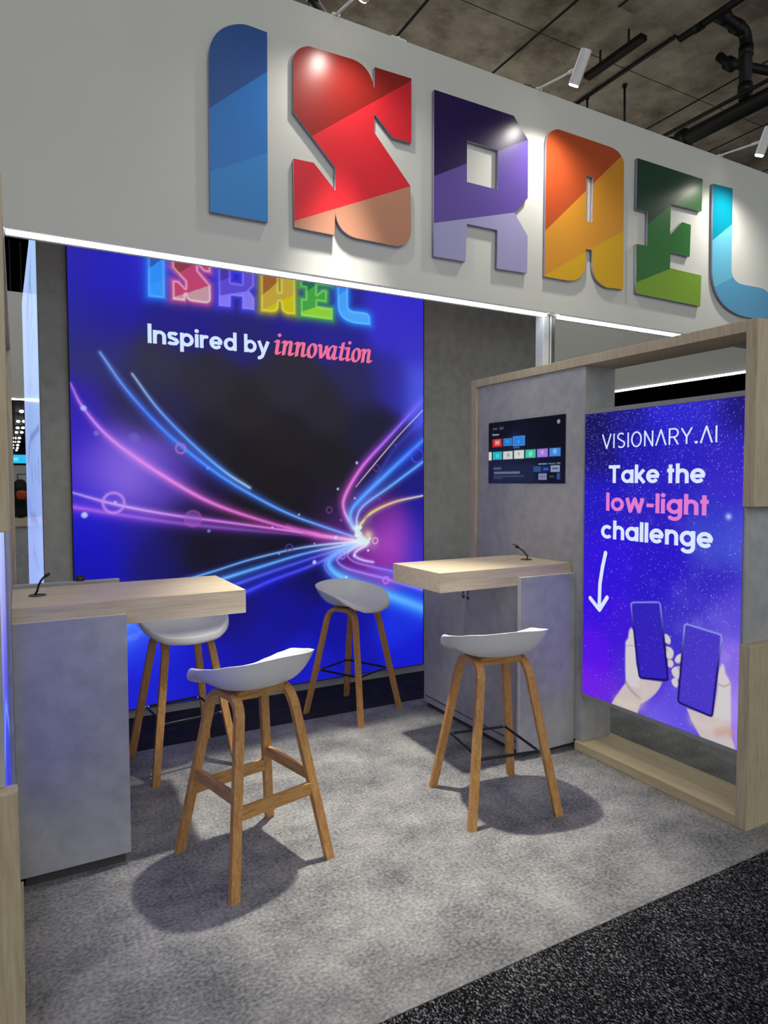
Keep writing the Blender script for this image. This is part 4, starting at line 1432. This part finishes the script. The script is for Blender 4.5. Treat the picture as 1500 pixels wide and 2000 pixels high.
def tile(x0, y0, x1, y1, rgb, dy=None, soft=.004, al=1.0):
    k = -.085                                   # the picture's rows run in perspective in the photo only; corners go through the real plane
    P = [tvp(x0, y0), tvp(x1, y0 + (dy if dy is not None else 0)), tvp(x1, y1 + (dy if dy is not None else 0)), tvp(x0, y1)]
    u0, u1 = P[0][0], P[1][0]
    va, vb = (P[2][1] + P[3][1]) / 2, (P[0][1] + P[1][1]) / 2
    cv.poly([[(u0, va), (u1, va), (u1, vb), (u0, vb)]], rgb, soft, al)
    return u0, u1, va, vb


cv.blob(.27, .262, .05, (20, 40, 130), .6)
tile(238, 512, 378, 630, (192, 34, 38), -10)
tile(275, 530, 345, 595, (226, 190, 186), -6, .02, .8)
tile(396, 498, 528, 612, (44, 122, 196), -9)
u = tile(538, 468, 714, 612, (92, 150, 230), -14)
tile(548, 478, 704, 602, (42, 122, 212), -14)
for x in (460, 620):
    cv.dot(*tvp(x, 545), .010, (80, 170, 230), .7, 1.0)
for (x0, y0, x1, y1, c) in ((184, 702, 228, 826, (206, 222, 206)), (244, 698, 378, 815, (40, 176, 190)), (394, 690, 536, 808, (198, 206, 202)), (554, 674, 702, 800, (204, 216, 204)), (720, 664, 872, 788, (66, 190, 158)), (892, 652, 1050, 776, (158, 120, 220)), (1072, 640, 1238, 764, (66, 134, 216))):
    tile(x0, y0, x1, y1, c, -10, .006)
for (x, y, r, c) in ((310, 752, .012, (110, 220, 226)), (470, 742, .012, (150, 136, 150)), (625, 720, .011, (156, 170, 160)), (796, 722, .017, (140, 226, 196)), (968, 700, .012, (196, 176, 240)), (1152, 684, .014, (150, 196, 240))):
    cv.dot(*tvp(x, y), r, c, .8, .9)
tile(250, 880, 840, 1130, (30, 38, 68), -8, .02, .8)
for (x0, y0, x1, y1, c) in ((838, 906, 950, 992, (44, 84, 136)), (960, 900, 1070, 990, (26, 42, 104)), (1090, 892, 1226, 990, (150, 168, 196)), (912, 1012, 1034, 1106, (140, 150, 190)), (1046, 1008, 1160, 1104, (14, 18, 26)), (1180, 1005, 1232, 1100, (54, 76, 150)), (912, 866, 1034, 880, (170, 200, 230)), (1048, 860, 1166, 876, (80, 150, 170)), (1184, 854, 1232, 868, (150, 210, 180))):
    tile(x0, y0, x1, y1, c, -5, .006, .9)
for (x0, y0, x1, y1, c, a) in ((985, 935, 1055, 962, (90, 120, 220), .7), (1112, 926, 1200, 952, (60, 66, 84), .8), (930, 1040, 1015, 1078, (100, 106, 140), .8), (1070, 1045, 1140, 1066, (70, 110, 100), .8),
                          (255, 925, 365, 955, (110, 118, 150), .7), (262, 985, 640, 1018, (130, 140, 172), .75), (262, 1045, 700, 1062, (88, 98, 130), .7), (262, 1074, 380, 1090, (80, 90, 120), .7), (245, 350, 310, 372, (120, 122, 140), .7), (335, 325, 405, 375, (44, 48, 70), .9), (346, 342, 396, 358, (120, 124, 150), .7), (550, 624, 630, 640, (130, 150, 190), .7)):
    tile(x0, y0, x1, y1, c, -4, .010, a)
cv.dot(*tvp(1208, 248), .012, (160, 190, 206), .9, .6)
cv.dot(*tvp(1210, 252), .004, (60, 90, 100), .8, .8)
cv.mesh('picture', (TX, ty1, tz0), (0, -1, 0), (0, 0, 1), M['screen_print'], t)
a, b, c = tvp(242, 462), tvp(336, 455), tvp(242, 428)
place_text('lettering', text_faces('Home', lambda ch: round_font(ch, .18, .72), .18, .08), lambda u, v: (TX - .001, ty1 - u, tz0 + v), a[0], b[0], (a[1] + b[1]) / 2, c[1] - a[1], glow('dim_white_text', (150, 165, 180), 1.0), t)

# ------------------------------------------------------------------ pale lightbox beside the back wall
def at_plane(px, py, P, n):
    d = ray(px, py); P = Vector(P); n = Vector(n)
    return CAMPOS + d * ((P - CAMPOS).dot(n) / d.dot(n))


LA, LB = Vector((.1255, 4.54, 0)), Vector((.0747, 7.29, 0))
ld = (LB - LA).normalized()
ln_ = Vector((-ld.y, ld.x, 0))
t = thing('lightbox_wall', 'tall pale blue lit panel beside the back wall at the left', 'lightbox', ((LA + LB) / 2), 0)
LW = (LB - LA).length
bm = bmesh.new()
q = [LA, LB, LB - ln_ * .1, LA - ln_ * .1]
vb = [bm.verts.new(p + Vector((0, 0, 0))) for p in q]
vt = [bm.verts.new(p + Vector((0, 0, 3.2))) for p in q]
bm.faces.new(vb); bm.faces.new(vt[::-1])
for i in range(4): bm.faces.new((vb[i], vb[(i + 1) % 4], vt[(i + 1) % 4], vt[i]))
obj('frame', bm, M['alu'], t)


def lb(px, py):
    p = at_plane(px, py, LA, ln_); return ((p - LA).dot(ld), p.z)


cv = Canvas(LW, 3.2, .014)
cv.background([lb(x, y) + (c,) for (x, y, c) in ((66, 480, (176, 210, 252)), (60, 560, (170, 204, 250)), (52, 620, (176, 200, 250)), (70, 650, (174, 206, 252)), (72, 760, (164, 194, 244)), (60, 800, (150, 180, 234)), (80, 850, (150, 176, 234)), (66, 930, (142, 166, 230)), (80, 1000, (148, 172, 240)), (68, 1080, (146, 170, 240)), (80, 1130, (156, 182, 246)))], .5)


def lt(pts, rgb, w, al):
    cv.streak([lb(*p) for p in pts], [rgb, rgb], [w, w * .6], 1.8, 0, al)


lt([(60, 520), (57, 570), (53, 620), (55, 690)], (124, 120, 190), .06, .5)
lt([(58, 540), (63, 590), (61, 640)], (96, 150, 190), .05, .5)
lt([(54, 600), (57, 640), (56, 690)], (170, 120, 190), .05, .4)
lt([(62, 700), (66, 650)], (140, 160, 210), .04, .5)
lt([(58, 770), (63, 740)], (140, 160, 210), .04, .5)
lt([(56, 900), (60, 860), (66, 850), (77, 835)], (96, 110, 176), .035, .7)
lt([(75, 900), (77, 945)], (80, 90, 150), .03, .8)
lt([(70, 915), (71, 935)], (80, 90, 150), .03, .7)
lt([(63, 920), (64, 937)], (90, 100, 160), .05, .6)
lt([(58, 980), (62, 1010), (70, 1012), (74, 1025)], (110, 110, 190), .05, .55)
lt([(66, 1070), (72, 1095), (76, 1110)], (120, 130, 206), .05, .5)
M['lightbox_print'] = print_mat('lightbox_print', 1.0, .12, .5)
cv.mesh('print', LA + ln_ * .002, ld, (0, 0, 1), M['lightbox_print'], t)

# ------------------------------------------------------------------ things far off past the left frame
p = at_z(45, 1013, 1.04)
tag(obj('countertop', boxes((p.x - 1.3, p.x + .55, p.y, p.y + .5, .942, 1.04), bev=.003), M['oak_x']), 'distant cream countertop seen past the left wooden frame', 'countertop')
t = thing('counter_cabinet', 'distant grey counter front seen past the left wooden frame', 'cabinet', (p.x, p.y + .25, 0))
obj('body', boxes((p.x - 1.3, p.x + .5, p.y + .02, p.y + .48, 0, .9415)), M['laminate'], t)
obj('plinth', boxes((p.x - 1.3, p.x + .5, p.y + .012, p.y + .0195, 0, .05)), M['kick'], t)


def lump(name, label, cat, px0, py0, px1, py1, Y, dep, mat, amp):
    a, b = at_y(px0, py1, Y), at_y(px1, py0, Y)
    bm = bmesh.new()
    bmesh.ops.create_icosphere(bm, subdivisions=4, radius=1)
    for v in bm.verts:
        n = v.co.copy()
        k = 1 + amp * (math.sin(n.x * 5 + n.z * 7) * .5 + math.sin(n.z * 11 + n.y * 4) * .3)
        f = lambda c: math.copysign(abs(c) ** .6, c)
        v.co = Vector(((a.x + b.x) / 2 + f(n.x) * k * (b.x - a.x) / 2, Y + dep / 2 + f(n.y) * k * dep / 2, (a.z + b.z) / 2 + f(n.z) * (b.z - a.z) / 2))
    tag(obj(name, bm, mat, None, True), label, cat)


M['black_cloth'] = plain('black_cloth', (12, 12, 14), .9)
M['orange_cloth'] = plain('orange_cloth', (168, 62, 18), .8)
lump('coat', 'dark coat on the distant cream countertop past the left frame', 'coat', 27, 936, 53, 1012, p.y + .12, .22, M['black_cloth'], .12)
lump('bag', 'orange bag against the dark coat on the distant countertop', 'bag', 32, 958, 53, 976, p.y + .03, .07, M['orange_cloth'], .1)
a, b = at_y(20, 944, 11.6), at_y(62, 909, 11.6)
t = thing('exhibition_board', 'distant white panel with thin dark lines past the left frame', 'panel', ((a.x + b.x) / 2, 11.6, a.z))
obj('board', boxes((a.x, b.x, 11.6, 11.66, a.z, b.z), bev=.004), M['white_paint'], t)
c = at_y(34, 926, 11.6)
for _x in (a.x + .1, b.x - .16):
    obj('post', boxes((_x, _x + .06, 11.61, 11.65, -.004, a.z)), M['alu'], t)
obj('frame_line', boxes((c.x - .006, c.x + .006, 11.59, 11.599, a.z, c.z), (c.x, b.x, 11.59, 11.599, c.z - .006, c.z + .006)), M['kick'], t)
a, b = at_y(18, 904.5, 16), at_y(62, 888.5, 16)
t = thing('hanging_sign', 'bright cyan sign board hanging in the hall past the left frame', 'sign', ((a.x + b.x) / 2, 16, a.z))
obj('board', boxes((a.x, b.x, 16, 16.1, a.z, b.z), bev=.01), glow('cyan_lit_board', (40, 190, 238), 1.0), t)
obj('light_band', boxes((a.x, b.x - .25, 15.985, 15.998, a.z + .05, a.z + .12)), glow('pale_cyan_band', (120, 220, 250), 1.0), t)
for _x in (a.x + .1, b.x - .12):
    obj('hanger', boxes((_x, _x + .02, 16.04, 16.06, b.z, CEIL)), M['kick'], t)

# rows of hall lamps
ROWS = [(42, 803.5, 11.5, 8.5), (35.5, 823, 10, 7.5), (47, 823, 10, 7.5), (34.5, 835.5, 9, 6.5), (45, 835.5, 9, 6.5), (32, 844.5, 8.5, 6), (42.5, 844.5, 8.5, 6), (29, 855.5, 8, 5.5), (38, 855.5, 8, 5.5), (28.5, 863, 7, 5), (36.8, 863, 7.5, 5), (27.5, 869.5, 5, 4.4), (34.6, 869.5, 7.5, 4.6), (27, 875, 4.5, 4), (34, 875, 6.5, 4), (32, 879.4, 6.5, 4)]
def hall_lamp(x, y, w, label, group=None):
    q = at_z(x, y, 5.9)
    r = .74 * w * (q - CAMPOS).dot(_f) / FPX / 2
    t = thing('hall_lamp', label, 'lamp', q, 0, group)
    bm = bmesh.new()
    bmesh.ops.create_uvsphere(bm, u_segments=16, v_segments=8, radius=r)
    for v in bm.verts: v.co = Vector((v.co.x + q.x, v.co.y + q.y, v.co.z * .72 + q.z))
    obj('globe', bm, M['hall_lamp'], t, True)
    bm = bmesh.new(); tube(bm, [q + Vector((0, 0, r * .7)), (q.x, q.y, CEIL)], .012, 6)
    obj('stem', bm, M['black_plastic'], t)


for (x, y, w, h) in ROWS:
    hall_lamp(x, y, w, 'round white hall lamp in the receding rows past the left frame', 'hall lamps in rows past the left frame')
hall_lamp(1195, 780, 14, 'small white hall lamp seen through the gap above the upright poster screen')
# dark end of the hall
tag(obj('wall_far', boxes((-45, 40, 110, 110.3, -.1, CEIL)), M['black_plastic']), kind='structure')

# ------------------------------------------------------------------ pipes under the ceiling
def pipe(name, label, cat, runs, r, collars=(), parts='pipe'):
    c = runs[0][0]
    t = thing(name, label, cat, c)
    for i, pts in enumerate(runs):
        bm = bmesh.new(); tube(bm, pts, r[i] if isinstance(r, (list, tuple)) else r, 14)
        obj(parts, bm, M['dark_pipe'], t, True)
    for (p, d, rr) in collars:
        p, d = Vector(p), Vector(d).normalized()
        bm = bmesh.new(); tube(bm, [p - d * .05, p + d * .05], rr, 14)
        obj('coupling', bm, M['dark_pipe'], t, True)
    return t


zt = 6.26
A = at_z(1458, 62, zt)
zl = at_y(1458, 213, A.y).z
ye = at_z(1326, 70, zt).y
B = at_z(1397, 24, zt)
r1 = .062
up = [(B.x, B.y + 1.35, zt), (B.x, B.y, zt)]
pipe('drain_pipe', 'black pipe with elbows dropping from the ceiling to the long main pipe', 'pipe',
     [[(B.x, B.y - 2.2, zt), (B.x, ye, zt)], [(B.x, B.y, zt), (A.x - .12, A.y, zt)] + bez((A.x - .12, A.y, zt), (A.x, A.y, zt), (A.x, A.y, zt - .14), 6)[1:] + [(A.x, A.y, zl + .086)]],
     r1, [((B.x + .12, B.y, zt), (1, 0, 0), r1 * 1.18), ((B.x, B.y + .2, zt), (0, 1, 0), r1 * 1.18), ((A.x - .16, A.y, zt), (1, 0, 0), r1 * 1.18), ((A.x, A.y, zt - .2), (0, 0, 1), r1 * 1.18), ((A.x, A.y, zl + .2), (0, 0, 1), r1 * 1.18)])
pipe('main_pipe', 'thick black main pipe running across at the upper right', 'pipe', [[(A.x, A.y - 5, zl), (A.x, A.y + 6.5, zl)], [(A.x - .16, A.y - 5, zl + .07), (A.x - .16, A.y + 6.5, zl + .07)]], [.085, .02],
     [((A.x, A.y + .75, zl), (0, 1, 0), .115), ((A.x, A.y + .95, zl), (0, 1, 0), .105)])
C1, C2 = at_z(1420, 122, 6.32), at_z(1510, 140, 6.32)
pipe('branch_pipe', 'thin black branch pipe near the ceiling at the right edge', 'pipe', [[(C1.x, C1.y + .1, 6.44), (C1.x, C1.y, 6.32), (C2.x, C2.y, 6.32)]], .05, [((C1.x + .06, C1.y, 6.32), (1, 0, 0), .075)])
a, b = at_z(1146, 151, 6.30), at_z(1259, 72, 6.30)
t = thing('ceiling_track', 'black straight bar hung under the concrete ceiling right of the middle spotlight', 'track', (a + b) / 2)
obj('bar', boxes((a.x - .05, a.x + .05, b.y, a.y, 6.27, 6.33), bev=.006), M['dark_pipe'], t)
for _y in (b.y + .2, a.y - .216):
    obj('hanger', boxes((a.x - .008, a.x + .008, _y, _y + .016, 6.33, CEIL)), M['dark_pipe'], t)
a, b = at_z(1110, 212, 6.44), at_z(1330, 68, 6.44)
t = thing('conduit', 'long thin black conduit along the concrete ceiling', 'conduit', (a + b) / 2)
bm = bmesh.new(); tube(bm, [(b.x, b.y - 3, 6.46), (b.x, a.y + 2.5, 6.46)], .022, 8)
obj('tube', bm, M['dark_pipe'], t, True)
for k, (px, y0, y1) in enumerate(((1220, 165, 240), (1147, 188, 212), (612, 0, 26))):
    top = at_z(px, y0, CEIL) if k < 2 else at_z(px, y0, 5.9)
    bot = at_y(px, y1, top.y)
    t = thing('hanger_rod', ('longer thin black rod hanging from the ceiling above the orange letter', 'shorter thin black rod hanging from the ceiling by the middle spotlight', 'black rod behind the first spotlight arm at the header top')[k], 'rod', top)
    bm = bmesh.new(); tube(bm, [top, bot - Vector((0, 0, .05))] if k < 2 else [top + Vector((-.9, 0, .6)), top, bot + Vector((.45, 0, -.35))], .014 if k < 2 else .045, 8)
    obj('rod', bm, M['dark_pipe'], t, True)
    bm = bmesh.new(); tube(bm, [top - Vector((0, 0, .03)), top], .03 if k < 2 else .06, 10)
    obj('anchor', bm, M['dark_pipe'], t, True)
